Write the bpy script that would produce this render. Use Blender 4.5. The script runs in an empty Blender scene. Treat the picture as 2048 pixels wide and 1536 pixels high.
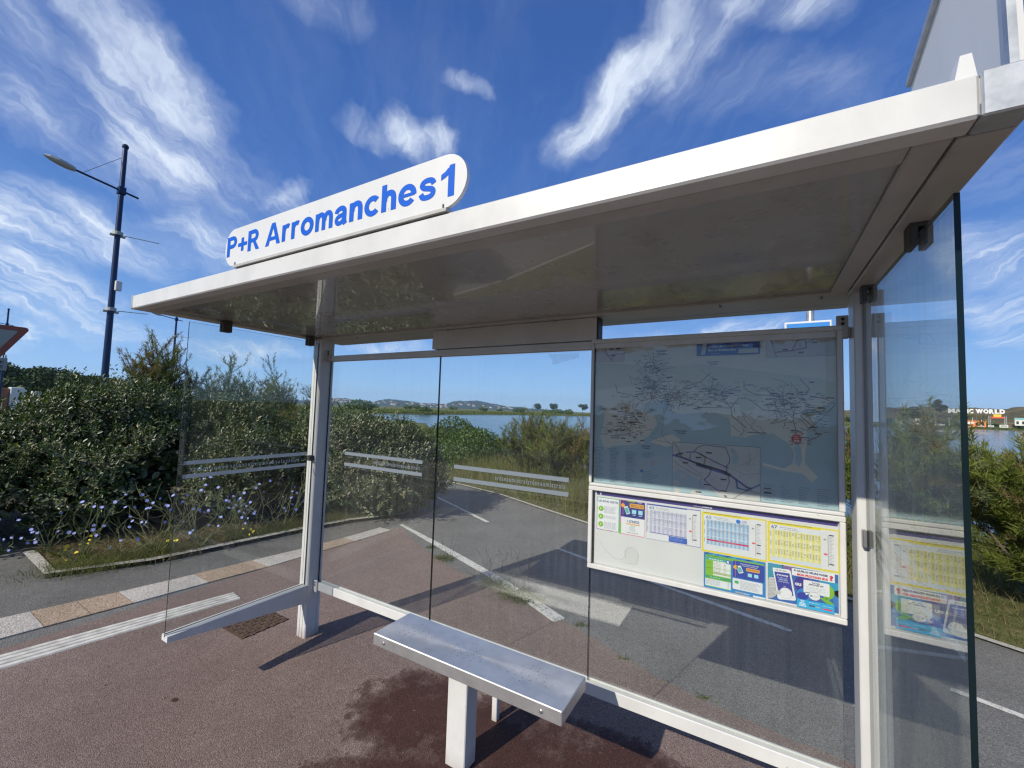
import bpy, math, random
import numpy as np
from mathutils import Vector, Matrix
random.seed(7)
RS = np.random.RandomState(11)
PI = math.pi
D2R = math.radians
sc = bpy.context.scene
COL = sc.collection

# ------------------------------------------------------------------ camera
CAM = np.array([2.8515, -2.0082, 1.7068])
cd = bpy.data.cameras.new("camera")
cam = bpy.data.objects.new("camera", cd); COL.objects.link(cam)
cd.sensor_width = 36.0
cd.lens = 848.262 / 2048 * 36.0
cd.clip_start = 0.02
cd.clip_end = 20000
cam.matrix_world = Matrix(((0.8627495, 0.0030689, 0.5056222, CAM[0]),
                           (0.5046179, -0.0685097, -0.8606202, CAM[1]),
                           (0.0319989, 0.9976457, -0.0606554, CAM[2]),
                           (0, 0, 0, 1)))
sc.camera = cam

# ------------------------------------------------------------------ node helpers
class NT:
    def __init__(s, tree):
        s.t = tree; s.n = tree.nodes; s.l = tree.links
    def new(s, typ, **kw):
        n = s.n.new(typ)
        for k, v in kw.items(): setattr(n, k, v)
        return n
    def put(s, sock, v):
        if isinstance(v, bpy.types.NodeSocket): s.l.new(v, sock)
        elif isinstance(v, (tuple, list)) and len(v) == 3 and sock.type == 'RGBA': sock.default_value = (*v, 1)
        else: sock.default_value = v
    def math(s, op, a, b=0.0, clamp=False, c=None):
        n = s.new('ShaderNodeMath', operation=op, use_clamp=clamp)
        s.put(n.inputs[0], a); s.put(n.inputs[1], b)
        if c is not None: s.put(n.inputs[2], c)
        return n.outputs[0]
    def vmath(s, op, a, b=(0, 0, 0), out=0, scale=None):
        n = s.new('ShaderNodeVectorMath', operation=op)
        s.put(n.inputs[0], a)
        if op not in ('NORMALIZE', 'LENGTH', 'SCALE', 'ABSOLUTE'): s.put(n.inputs[1], b)
        if scale is not None: s.put(n.inputs['Scale'], scale)
        return n.outputs['Value'] if out == 'v' else n.outputs[0]
    def noise(s, vec, scale, detail=4, rough=.55, dim='3D', dist=0.0):
        n = s.new('ShaderNodeTexNoise'); n.noise_dimensions = dim
        if vec is not None: s.put(n.inputs['Vector'], vec)
        s.put(n.inputs['Scale'], scale); s.put(n.inputs['Detail'], detail); s.put(n.inputs['Roughness'], rough)
        s.put(n.inputs['Distortion'], dist)
        return n
    def ramp(s, fac, stops, interp='LINEAR'):
        n = s.new('ShaderNodeValToRGB'); cr = n.color_ramp; cr.interpolation = interp
        while len(cr.elements) < len(stops): cr.elements.new(0.5)
        for e, (p, c) in zip(cr.elements, stops):
            e.position = p
            e.color = (*c, 1) if isinstance(c, (tuple, list)) else (c, c, c, 1)
        s.put(n.inputs[0], fac)
        return n.outputs[0]
    def mix(s, fac, a, b, mode='MIX'):
        n = s.new('ShaderNodeMix', data_type='RGBA', blend_type=mode)
        s.put(n.inputs[0], fac); s.put(n.inputs[6], a); s.put(n.inputs[7], b)
        return n.outputs[2]

# ------------------------------------------------------------------ world: sky with cirrus
SUN_AZ = 195.0      # compass-like angle from +y towards +x, of the direction TO the sun
SUN_EL = 34.6
def dirv(az, el):
    a, e = D2R(az), D2R(el)
    return Vector((math.sin(a) * math.cos(e), math.cos(a) * math.cos(e), math.sin(e)))
w = bpy.data.worlds.new("World"); sc.world = w; w.use_nodes = True
T = NT(w.node_tree); T.n.clear()
sky = T.new('ShaderNodeTexSky', sky_type='NISHITA', sun_disc=False)
sky.sun_elevation = D2R(SUN_EL); sky.sun_rotation = D2R(SUN_AZ)
sky.air_density = 1.0; sky.dust_density = 0.35; sky.ozone_density = 3.0; sky.altitude = 0
tc = T.new('ShaderNodeTexCoord')
dvec = tc.outputs['Generated']
w1 = T.noise(dvec, 2.6, 3, .5)
w2 = T.noise(dvec, 9.0, 4, .6)
off1 = T.vmath('SUBTRACT', w1.outputs['Color'], (.5, .5, .5))
off2 = T.vmath('SUBTRACT', w2.outputs['Color'], (.5, .5, .5))
w3 = T.noise(dvec, 26.0, 4, .6)
off3 = T.vmath('SUBTRACT', w3.outputs['Color'], (.5, .5, .5))
dw = T.vmath('ADD', dvec, T.vmath('SCALE', off1, scale=.14))
dw = T.vmath('ADD', dw, T.vmath('SCALE', off2, scale=.10))
dw = T.vmath('ADD', dw, T.vmath('SCALE', off3, scale=.014))
# (az0, el0, az1, el1, half width deg, strength)
STROKES = [(-84, 31, -80.5, 24.5, 3.2, .55), (-83, 26, -79.5, 23.5, 2.2, .45),
           (-79.5, 35, -74, 31.5, 2.2, .75), (-75.5, 32.5, -68.6, 28.5, 2.4, .95), (-76, 30, -72.6, 23, 2.6, .8),
           (-72, 29, -68.6, 25, 2.6, .85), (-76.5, 23.5, -66, 23.7, 3.4, .62), (-69.5, 24.4, -60, 21.9, 2.3, .42),
           (-84, 14.6, -73.7, 15.6, 2.8, .85), (-77.5, 14.6, -63, 16.8, 2.5, .62), (-84, 11.6, -73, 9.2, 1.8, .9),
           (-84, 8.0, -70, 6.8, 1.5, .8), (-70, 18, -62, 19.0, 2.0, .5), (-63.4, 22.7, -58.4, 25.0, .9, .75),
           (-53.8, 31.0, -46.7, 30.2, .9, .55), (-47, 32.2, -41.2, 31.4, 1.9, 1.0),
           (-61, 42, -54.9, 40.2, 2.2, .42), (-6.5, 46, -12.4, 40.3, 2.3, .95), (-12.0, 41.5, -19.0, 37.4, 2.3, .95),
           (-17.4, 38.2, -23.4, 32.8, 2.7, .95), (-4, 44.6, 7, 38.9, 2.2, .75), (-12.3, 38.4, -1.0, 41.9, 2.4, .55),
           (-9.7, 37.2, 11.7, 31.0, 2.7, .30), (-39.4, 37.5, -36.0, 36.8, 1.1, .55),
           (16.5, 17, 24, 12.0, 2.4, .65), (15, 11.6, 24, 8.9, 1.7, .65), (16.8, 7.7, 24, 6.3, .9, .6),
           (-17.5, 9.0, 3.0, 10.8, 1.9, .8), (-69, 5.8, -57.2, 6.5, 1.1, .7), (17.0, 23, 24, 22.5, 2.2, .25),
           (-52.2, 7.4, -41.0, 7.8, .8, .55), (-80, 4.3, -75.2, 5.9, .7, .65),
           # unseen clouds behind the camera and overhead, added to whiten ambient light and reflections
           (160, 30, 190, 38, 5, .8), (120, 22, 150, 28, 4, .8), (210, 20, 240, 26, 5, .7), (60, 30, 90, 34, 5, .6),
           (140, 45, 175, 52, 4, .7), (185, 12, 230, 9, 2.5, .8), (90, 12, 130, 8, 2.5, .8), (-110, 30, -95, 40, 5, .6),
           (100, 62, 220, 70, 13, .9), (150, 20, 230, 42, 9, .8), (-140, 25, -115, 55, 9, .8), (95, 30, 120, 60, 9, .8), (-60, 72, 60, 75, 10, .7)]
acc = None
for a0, e0, a1, e1, wd, st in STROKES:
    p0, p1 = dirv(a0, e0), dirv(a1, e1)
    c = (p0 + p1).normalized(); t = (p1 - p0); hl = t.length / 2; t.normalize(); n = c.cross(t).normalized(); t = n.cross(c)
    ha = hl + math.sin(D2R(wd)) * 1.3; hb = math.sin(D2R(wd)) * 1.45
    q1 = T.vmath('DOT_PRODUCT', dw, tuple(t / ha), out='v'); q2 = T.vmath('DOT_PRODUCT', dw, tuple(n / hb), out='v')
    q = T.math('ADD', T.math('POWER', T.math('ABSOLUTE', q1), 2.6), T.math('MULTIPLY', q2, q2))
    m = T.math('MAXIMUM', T.math('SUBTRACT', 1.0, q), 0.0)
    m = T.math('MULTIPLY', T.math('POWER', m, 1.25), T.math('GREATER_THAN', T.vmath('DOT_PRODUCT', dvec, tuple(c), out='v'), .2))
    m = T.math('MULTIPLY', m, st)
    acc = m if acc is None else T.math('MAXIMUM', T.math('MULTIPLY', T.math('ADD', acc, m), .72), T.math('MAXIMUM', acc, m))
# fibres: the sky plane, stretched along the wind
sep = T.new('ShaderNodeSeparateXYZ'); T.l.new(dw, sep.inputs[0])
zz = T.math('ADD', T.math('MAXIMUM', sep.outputs[2], 0.0), .10)
px = T.math('DIVIDE', sep.outputs[0], zz); py = T.math('DIVIDE', sep.outputs[1], zz)
wa = D2R(-40)
al = T.math('ADD', T.math('MULTIPLY', px, math.sin(wa)), T.math('MULTIPLY', py, math.cos(wa)))
ac = T.math('SUBTRACT', T.math('MULTIPLY', px, math.cos(wa)), T.math('MULTIPLY', py, math.sin(wa)))
cmb = T.new('ShaderNodeCombineXYZ')
T.put(cmb.inputs[0], T.math('MULTIPLY', al, .75)); T.put(cmb.inputs[1], T.math('MULTIPLY', ac, 3.4))
f1 = T.noise(cmb.outputs[0], 1.7, 9, .58, dist=.35)
f2 = T.noise(cmb.outputs[0], 7.0, 7, .62, dist=.2)
cm2 = T.new('ShaderNodeCombineXYZ'); T.put(cm2.inputs[0], T.math('MULTIPLY', al, 1.2)); T.put(cm2.inputs[1], T.math('MULTIPLY', ac, 9.0)); T.put(cm2.inputs[2], 3.7)
f3 = T.noise(cm2.outputs[0], 5.0, 5, .6, dist=.1)
fib = T.math('ADD', T.math('ADD', T.math('MULTIPLY', f1.outputs[0], .72), T.math('MULTIPLY', f2.outputs[0], .24)), T.math('MULTIPLY', f3.outputs[0], .16))
body = T.ramp(T.math('ADD', fib, T.math('MULTIPLY', acc, .44)), [(.50, 0), (.80, .20), (1.42, 1)])
body = T.math('MULTIPLY', body, T.math('POWER', T.math('ADD', acc, .02, clamp=True), .40))
fr = T.ramp(fib, [(.46, 0), (.59, .35), (.74, 1)])
tex = T.math('MULTIPLY', T.math('POWER', acc, 1.15), T.math('ADD', .22, T.math('MULTIPLY', fr, 1.10)))
body = T.math('ADD', T.math('MULTIPLY', body, .30), T.math('MULTIPLY', tex, .78), clamp=True)
thin = T.math('MULTIPLY', T.ramp(fib, [(.50, 0), (.8, 1)]), .05)
cl = T.math('ADD', body, thin, clamp=True)
cl = T.math('MULTIPLY', cl, .90)
hs = T.new('ShaderNodeHueSaturation'); T.put(hs.inputs['Saturation'], 1.22); T.put(hs.inputs['Hue'], .507); T.put(hs.inputs['Value'], 1.0)
T.l.new(sky.outputs[0], hs.inputs['Color'])
# the clear maritime air of the photograph: pale blue, not yellow, low down
sz_ = T.new('ShaderNodeSeparateXYZ'); T.l.new(dvec, sz_.inputs[0])
airg = T.ramp(sz_.outputs[2], [(0, (3.3, 5.2, 7.4)), (.06, (2.3, 4.25, 7.3)), (.18, (1.25, 2.7, 5.8)), (.38, (.52, 1.42, 4.15)), (.70, (.32, .90, 2.95)), (.86, (.9, 1.3, 2.6)), (1, (1.0, 1.4, 2.6))])  # zenith stops lie out of view, greyed to make the ambient light more neutral
skyc = T.mix(.93, hs.outputs[0], airg)
SKY_S = .115
cloudcol = (6.2, 6.9, 7.9)
mixc = T.mix(cl, skyc, cloudcol)
bg = T.new('ShaderNodeBackground'); T.put(bg.inputs[0], mixc); bg.inputs[1].default_value = SKY_S
wo = T.new('ShaderNodeOutputWorld'); T.l.new(bg.outputs[0], wo.inputs[0])

# ------------------------------------------------------------------ sun
sd = bpy.data.lights.new("sun", 'SUN'); sd.energy = 4.3; sd.angle = D2R(.53); sd.color = (1, .925, .79)
sun = bpy.data.objects.new("sun", sd); COL.objects.link(sun)
sun.rotation_euler = dirv(SUN_AZ, SUN_EL).to_track_quat('Z', 'Y').to_euler()
sun.location = (0, -20, 30)

sc.view_settings.view_transform = 'Standard'; sc.view_settings.look = 'None'
sc.view_settings.exposure = 0.22; sc.view_settings.gamma = 1.0; sc.view_settings.use_curve_mapping = False
sc.cycles.use_denoising = True
sc.cycles.max_bounces = 10; sc.cycles.transparent_max_bounces = 24
sc.cycles.diffuse_bounces = 4; sc.cycles.glossy_bounces = 5; sc.cycles.transmission_bounces = 4
sc.cycles.caustics_reflective = False; sc.cycles.caustics_refractive = False
sc.cycles.sample_clamp_indirect = 4.0
try: sc.cycles.filter_width = 1.3
except Exception: pass

# ------------------------------------------------------------------ materials
MATS = {}
def mat_base(name):
    m = bpy.data.materials.new(name); m.use_nodes = True
    t = NT(m.node_tree); t.n.clear()
    o = t.new('ShaderNodeOutputMaterial')
    return m, t, o
def principled(t, col, rough=.5, metal=0.0, spec=.5):
    p = t.new('ShaderNodeBsdfPrincipled')
    t.put(p.inputs['Base Color'], col); t.put(p.inputs['Roughness'], rough); t.put(p.inputs['Metallic'], metal)
    t.put(p.inputs['Specular IOR Level'], spec)
    return p
def bump(t, p, h, strength=.3, dist=.01):
    b = t.new('ShaderNodeBump'); t.put(b.inputs['Height'], h); b.inputs['Strength'].default_value = strength
    b.inputs['Distance'].default_value = dist
    t.l.new(b.outputs[0], p.inputs['Normal'])
def flat(name, col, rough=.5, metal=0.0, spec=.5, var=.12, vscale=6.0, bumps=0.0, bscale=60):
    """painted / printed / plain surface with a little grime of its own"""
    key = (name, tuple(col), rough)
    if key in MATS: return MATS[key]
    m, t, o = mat_base(name)
    g = t.new('ShaderNodeNewGeometry').outputs['Position']
    n = t.noise(g, vscale, 5, .6)
    f = t.ramp(n.outputs[0], [(.3, 1 - var), (.7, 1.0)])
    c = t.mix(1.0, tuple(col), f, 'MULTIPLY')
    p = principled(t, c, t.math('ADD', rough, t.math('MULTIPLY', n.outputs[0], .08)), metal, spec)
    if bumps: bump(t, p, t.noise(g, bscale, 4, .6).outputs[0], bumps, .004)
    t.l.new(p.outputs[0], o.inputs[0])
    MATS[key] = m
    return m
def ink(col, rough=.45):
    return flat("ink_%02x%02x%02x" % tuple(int(min(1, c) * 255) for c in col), col, rough, var=.05)

def asphalt(name, c_dark, c_mid, c_light, stones, patch=.25, extra=None):
    m, t, o = mat_base(name)
    g = t.new('ShaderNodeNewGeometry').outputs['Position']
    v = t.new('ShaderNodeTexVoronoi', feature='F1'); t.put(v.inputs['Vector'], g); t.put(v.inputs['Scale'], stones)
    fine = t.noise(g, stones * .55, 6, .75)
    big = t.noise(g, 1.3, 6, .6, dist=.6)
    mid = t.noise(g, 14.0, 5, .65)
    sp = t.math('ADD', t.math('MULTIPLY', t.new('ShaderNodeSeparateColor').outputs[0], 0.0), 0.0)
    sepc = t.new('ShaderNodeSeparateColor'); t.l.new(v.outputs['Color'], sepc.inputs[0])
    k = t.math('ADD', t.math('MULTIPLY', sepc.outputs[0], .45), t.math('MULTIPLY', fine.outputs[0], .6))
    col = t.ramp(k, [(.22, c_dark), (.52, c_mid), (.86, c_light)])
    pf = t.ramp(t.math('ADD', t.math('MULTIPLY', big.outputs[0], .65), t.math('MULTIPLY', mid.outputs[0], .35)),
                [(.32, 1 - patch), (.62, 1.0), (.8, 1 + patch * .3)])
    col = t.mix(1.0, col, pf, 'MULTIPLY')
    vg = t.new('ShaderNodeTexVoronoi', feature='F1'); t.put(vg.inputs['Vector'], g); t.put(vg.inputs['Scale'], 11)
    sg = t.new('ShaderNodeSeparateColor'); t.l.new(vg.outputs['Color'], sg.inputs[0])
    grit = t.math('MULTIPLY', t.math('LESS_THAN', vg.outputs['Distance'], t.math('MULTIPLY', sg.outputs[1], .055)), t.math('GREATER_THAN', sg.outputs[0], .6))
    col = t.mix(grit, col, tuple(min(.6, c * 1.5) for c in c_light))
    dirt = t.ramp(t.noise(g, .45, 6, .7, dist=1.2).outputs[0], [(.42, 0), (.62, 1)])
    col = t.mix(t.math('MULTIPLY', dirt, .22), col, tuple(c * .55 for c in c_mid))
    rough = .88
    if extra: col, rough = extra(t, g, col)
    p = principled(t, col, rough, 0, .35)
    bump(t, p, t.math('ADD', t.math('MULTIPLY', v.outputs['Distance'], -1.2), fine.outputs[0]), .55, .006)
    t.l.new(p.outputs[0], o.inputs[0])
    return m
def blob(t, g, x, y, rx, ry, wob=None):
    s_ = t.new('ShaderNodeSeparateXYZ'); t.l.new(g, s_.inputs[0])
    a = t.math('DIVIDE', t.math('SUBTRACT', s_.outputs[0], x), rx); b = t.math('DIVIDE', t.math('SUBTRACT', s_.outputs[1], y), ry)
    return t.math('SUBTRACT', 1.0, t.math('ADD', t.math('MULTIPLY', a, a), t.math('MULTIPLY', b, b)))
def red_extra(t, g, col):
    # water stains spreading under the bench, and a few drips
    n = t.noise(g, 5.5, 5, .6); n2 = t.noise(g, 26, 4, .6)
    wob = t.math('ADD', t.math('MULTIPLY', t.math('SUBTRACT', n.outputs[0], .5), 2.0), t.math('MULTIPLY', t.math('SUBTRACT', n2.outputs[0], .5), .8))
    acc = None
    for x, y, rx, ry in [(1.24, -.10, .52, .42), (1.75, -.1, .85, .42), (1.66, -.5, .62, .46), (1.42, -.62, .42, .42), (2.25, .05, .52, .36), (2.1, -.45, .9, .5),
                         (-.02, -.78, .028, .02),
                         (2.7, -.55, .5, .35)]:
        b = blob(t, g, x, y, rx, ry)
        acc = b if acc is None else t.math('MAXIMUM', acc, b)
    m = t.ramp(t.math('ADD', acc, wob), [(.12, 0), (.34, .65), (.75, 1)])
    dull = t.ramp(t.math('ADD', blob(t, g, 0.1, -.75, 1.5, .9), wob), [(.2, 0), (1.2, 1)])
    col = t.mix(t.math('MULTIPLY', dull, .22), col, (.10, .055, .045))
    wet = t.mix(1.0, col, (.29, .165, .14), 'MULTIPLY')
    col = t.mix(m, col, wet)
    return col, t.math('SUBTRACT', .88, t.math('MULTIPLY', m, .16))
M_RED = asphalt('red_asphalt', (.110, .070, .060), (.232, .170, .150), (.42, .345, .31), 260, .26, red_extra)
M_GREY = asphalt('grey_asphalt', (.075, .075, .072), (.185, .184, .178), (.36, .355, .34), 230, .28)
M_GREY2 = asphalt('worn_grey_asphalt', (.065, .064, .060), (.165, .162, .152), (.31, .305, .29), 230, .4)

def mk_soil():
    m, t, o = mat_base('dry_soil')
    g = t.new('ShaderNodeNewGeometry').outputs['Position']
    n = t.noise(g, 30, 6, .7); b = t.noise(g, 2.0, 4, .6)
    c = t.ramp(n.outputs[0], [(.3, (.05, .036, .025)), (.55, (.14, .105, .072)), (.75, (.27, .22, .16))])
    c = t.mix(t.ramp(b.outputs[0], [(.45, 0), (.7, .4)]), c, (.07, .07, .035))
    p = principled(t, c, .95, 0, .2); bump(t, p, n.outputs[0], .8, .03); t.l.new(p.outputs[0], o.inputs[0])
    return m
M_SOIL = mk_soil()
def mk_terrain():
    m, t, o = mat_base('marsh_land')
    g = t.new('ShaderNodeNewGeometry').outputs['Position']
    n = t.noise(g, 9, 6, .7); b = t.noise(g, .03, 5, .65); mdn = t.noise(g, .35, 4, .6)
    c = t.ramp(n.outputs[0], [(.3, (.045, .05, .02)), (.5, (.10, .105, .042)), (.7, (.19, .165, .085))])
    far = t.ramp(t.math('ADD', t.math('MULTIPLY', b.outputs[0], .7), t.math('MULTIPLY', mdn.outputs[0], .3)),
                 [(.36, (.050, .068, .022)), (.47, (.10, .12, .04)), (.55, (.17, .165, .075)), (.66, (.075, .095, .035))])
    d = t.vmath('LENGTH', t.vmath('SUBTRACT', g, tuple(CAM)), out='v')
    c = t.mix(t.ramp(t.math('DIVIDE', d, 100.0), [(.15, 0), (.5, 1)]), c, far)
    p = principled(t, c, .95, 0, .15); bump(t, p, n.outputs[0], .5, .05); t.l.new(p.outputs[0], o.inputs[0])
    return m
M_LAND = mk_terrain()
def mk_hill(name, cols, s1, s2):
    m, t, o = mat_base(name)
    g = t.new('ShaderNodeNewGeometry').outputs['Position']
    n = t.noise(g, s1, 6, .65); b = t.noise(g, s2, 5, .7)
    k = t.math('ADD', t.math('MULTIPLY', n.outputs[0], .5), t.math('MULTIPLY', b.outputs[0], .5))
    c = t.ramp(k, [(.36, cols[0]), (.5, cols[1]), (.64, cols[2])])
    p = principled(t, c, .95, 0, .1); t.l.new(p.outputs[0], o.inputs[0])
    return m
M_HILLFAR = mk_hill('wooded_hill', ((.012, .026, .018), (.022, .040, .024), (.045, .060, .036)), .006, .03)
M_HILLNEAR = mk_hill('scrub_hill', ((.035, .045, .02), (.12, .10, .05), (.21, .165, .095)), .02, .12)
def mk_water():
    m, t, o = mat_base('pond_water')
    g = t.new('ShaderNodeNewGeometry').outputs['Position']
    n = t.noise(g, 1.2, 5, .6); n2 = t.noise(g, .06, 3, .5)
    p = principled(t, (.04, .075, .10), .12, 0, .5)
    t.put(p.inputs['IOR'], 1.333)
    bump(t, p, t.math('ADD', n.outputs[0], t.math('MULTIPLY', n2.outputs[0], 3)), .35, .12)
    t.l.new(p.outputs[0], o.inputs[0])
    return m
M_WATER = mk_water()
def paint_white(name='white_powder_coat', base=(.615, .62, .61), rough=.32, spec=.5, dirt=.15, coat=0.0):
    m, t, o = mat_base(name)
    g = t.new('ShaderNodeNewGeometry').outputs['Position']
    mp = t.vmath('MULTIPLY', g, (2.5, 2.5, 1.4))
    n = t.noise(mp, 2.2, 6, .65); sp = t.noise(g, 240, 2, .5); ch = t.noise(g, 38, 3, .5)
    f = t.ramp(n.outputs[0], [(.28, 1 - dirt), (.6, 1.0)])
    c = t.mix(1.0, base, f, 'MULTIPLY')
    chips = t.ramp(ch.outputs[0], [(.745, 0), (.76, 1)])
    c = t.mix(t.math('MULTIPLY', chips, .55), c, (.28, .24, .19))
    # splash grime close to the ground
    z = t.new('ShaderNodeSeparateXYZ'); t.l.new(g, z.inputs[0])
    low = t.math('MULTIPLY', t.ramp(z.outputs[2], [(0, 1), (.09, 0)]), t.ramp(n.outputs[0], [(.3, .75), (.7, .15)]))
    c = t.mix(low, c, (.22, .13, .10))
    p = principled(t, c, t.math('ADD', rough, t.math('MULTIPLY', n.outputs[0], .12)), 0, spec)
    if coat: t.put(p.inputs['Coat Weight'], coat); t.put(p.inputs['Coat Roughness'], .02); t.put(p.inputs['Coat IOR'], 1.65)
    bump(t, p, sp.outputs[0], .06, .002)
    t.l.new(p.outputs[0], o.inputs[0])
    return m
M_WHITE = paint_white()
M_SIGN = paint_white('white_sign_sheet', (.64, .65, .65), .28, dirt=.06)
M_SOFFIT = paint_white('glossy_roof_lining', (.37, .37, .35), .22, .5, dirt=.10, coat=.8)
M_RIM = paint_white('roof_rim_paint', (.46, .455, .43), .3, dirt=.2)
M_BOXP = paint_white('grey_white_casing', (.58, .57, .54), .25, dirt=.12)
def galv():
    m, t, o = mat_base('galvanised_steel')
    g = t.new('ShaderNodeNewGeometry').outputs['Position']
    v = t.new('ShaderNodeTexVoronoi'); t.put(v.inputs['Vector'], g); t.put(v.inputs['Scale'], 45)
    n = t.noise(g, 16, 5, .65)
    c = t.ramp(n.outputs[0], [(.3, (.34, .36, .38)), (.6, (.50, .52, .54)), (.72, (.42, .37, .30))])
    p = principled(t, c, t.math('ADD', .38, t.math('MULTIPLY', n.outputs[0], .2)), .75)
    t.l.new(p.outputs[0], o.inputs[0])
    return m
M_GALV = galv()
def steel():
    m, t, o = mat_base('brushed_steel')
    g = t.new('ShaderNodeNewGeometry').outputs['Position']
    br = t.noise(t.vmath('MULTIPLY', g, (6, 420, 420)), 1.0, 3, .6)
    n = t.noise(g, 7, 6, .7); st = t.noise(g, 19, 4, .7, dist=1.0)
    c = t.ramp(n.outputs[0], [(.3, (.54, .55, .55)), (.6, (.67, .68, .69))])
    c = t.mix(t.ramp(st.outputs[0], [(.66, 0), (.70, .4)]), c, (.42, .40, .35))
    r = t.math('ADD', .36, t.math('ADD', t.math('MULTIPLY', n.outputs[0], .16), t.math('MULTIPLY', br.outputs[0], .10)))
    p = principled(t, c, r, .82)
    t.put(p.inputs['Anisotropic'], .5)
    bump(t, p, br.outputs[0], .05, .001)
    t.l.new(p.outputs[0], o.inputs[0])
    return m
M_STEEL = steel()
M_DARKCLAMP = flat('bronze_grey_clamp', (.07, .068, .06), .45, .3)
M_BLACK = flat('black_rubber', (.015, .015, .015), .5)
M_BOLT = flat('bolt_steel', (.35, .35, .34), .35, .8)
M_SHADOWGAP = flat('dark_joint', (.03, .028, .025), .7)

def glass(name, tint=(.955, .978, .968), dirt=.03, streak=.05, bumpy=0.0, flo=.042):
    m, t, o = mat_base(name)
    geo = t.new('ShaderNodeNewGeometry')
    c = t.math('ABSOLUTE', t.vmath('DOT_PRODUCT', geo.outputs['Normal'], geo.outputs['Incoming'], out='v'))
    F = t.math('ADD', flo, t.math('MULTIPLY', t.math('POWER', t.math('SUBTRACT', 1.0, c, clamp=True), 5.0), 1 - flo), clamp=True)
    tr = t.new('ShaderNodeBsdfTransparent'); tr.inputs[0].default_value = (*tint, 1)
    gl = t.new('ShaderNodeBsdfGlossy'); gl.inputs['Roughness'].default_value = .0
    gl.inputs['Color'].default_value = (1, 1, 1, 1)
    if bumpy:
        b = t.new('ShaderNodeBump'); t.put(b.inputs['Height'], t.noise(geo.outputs['Position'], 5, 3, .5).outputs[0])
        b.inputs['Strength'].default_value = bumpy; b.inputs['Distance'].default_value = .03
        t.l.new(b.outputs[0], gl.inputs['Normal'])
    mx = t.new('ShaderNodeMixShader'); t.put(mx.inputs[0], F); t.l.new(tr.outputs[0], mx.inputs[1]); t.l.new(gl.outputs[0], mx.inputs[2])
    # dried rain streaks and dust
    g = geo.outputs['Position']
    s1 = t.noise(t.vmath('MULTIPLY', g, (38, 38, 1.1)), 1.0, 5, .65); s2 = t.noise(g, 2.2, 5, .6)
    s3 = t.noise(g, 130, 2, .5)
    d = t.math('MULTIPLY', t.ramp(s1.outputs[0], [(.42, 0), (.75, 1)]), t.ramp(s2.outputs[0], [(.35, .2), (.7, 1)]))
    d = t.math('ADD', t.math('MULTIPLY', d, streak), dirt)
    d = t.math('ADD', d, t.math('MULTIPLY', t.ramp(s3.outputs[0], [(.74, 0), (.76, 1)]), dirt * 2), clamp=True)
    df = t.new('ShaderNodeBsdfDiffuse'); df.inputs[0].default_value = (.60, .61, .58, 1)
    m2 = t.new('ShaderNodeMixShader'); t.put(m2.inputs[0], d); t.l.new(mx.outputs[0], m2.inputs[1]); t.l.new(df.outputs[0], m2.inputs[2])
    t.l.new(m2.outputs[0], o.inputs[0])
    return m
M_GLASS = glass('pane_glass', (.978, .990, .982), dirt=.010, streak=.035, flo=.029)
M_GLASSD = glass('weathered_pane_glass', (.955, .978, .965), dirt=.04, streak=.14, flo=.034)
M_COVER = glass('display_cover', (.95, .965, .965), dirt=.006, streak=.006, bumpy=.12, flo=.040)
M_GEDGE = flat('glass_edge_green', (.005, .014, .018), .12, spec=.3)
M_VINYL, t_, o_ = mat_base('frosted_vinyl')
a_ = t_.new('ShaderNodeBsdfTranslucent'); a_.inputs[0].default_value = (.50, .56, .60, 1); b_ = t_.new('ShaderNodeBsdfDiffuse'); b_.inputs[0].default_value = (.34, .38, .40, 1)
c_ = t_.new('ShaderNodeMixShader'); c_.inputs[0].default_value = .5; t_.l.new(a_.outputs[0], c_.inputs[1]); t_.l.new(b_.outputs[0], c_.inputs[2]); t_.l.new(c_.outputs[0], o_.inputs[0])

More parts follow.
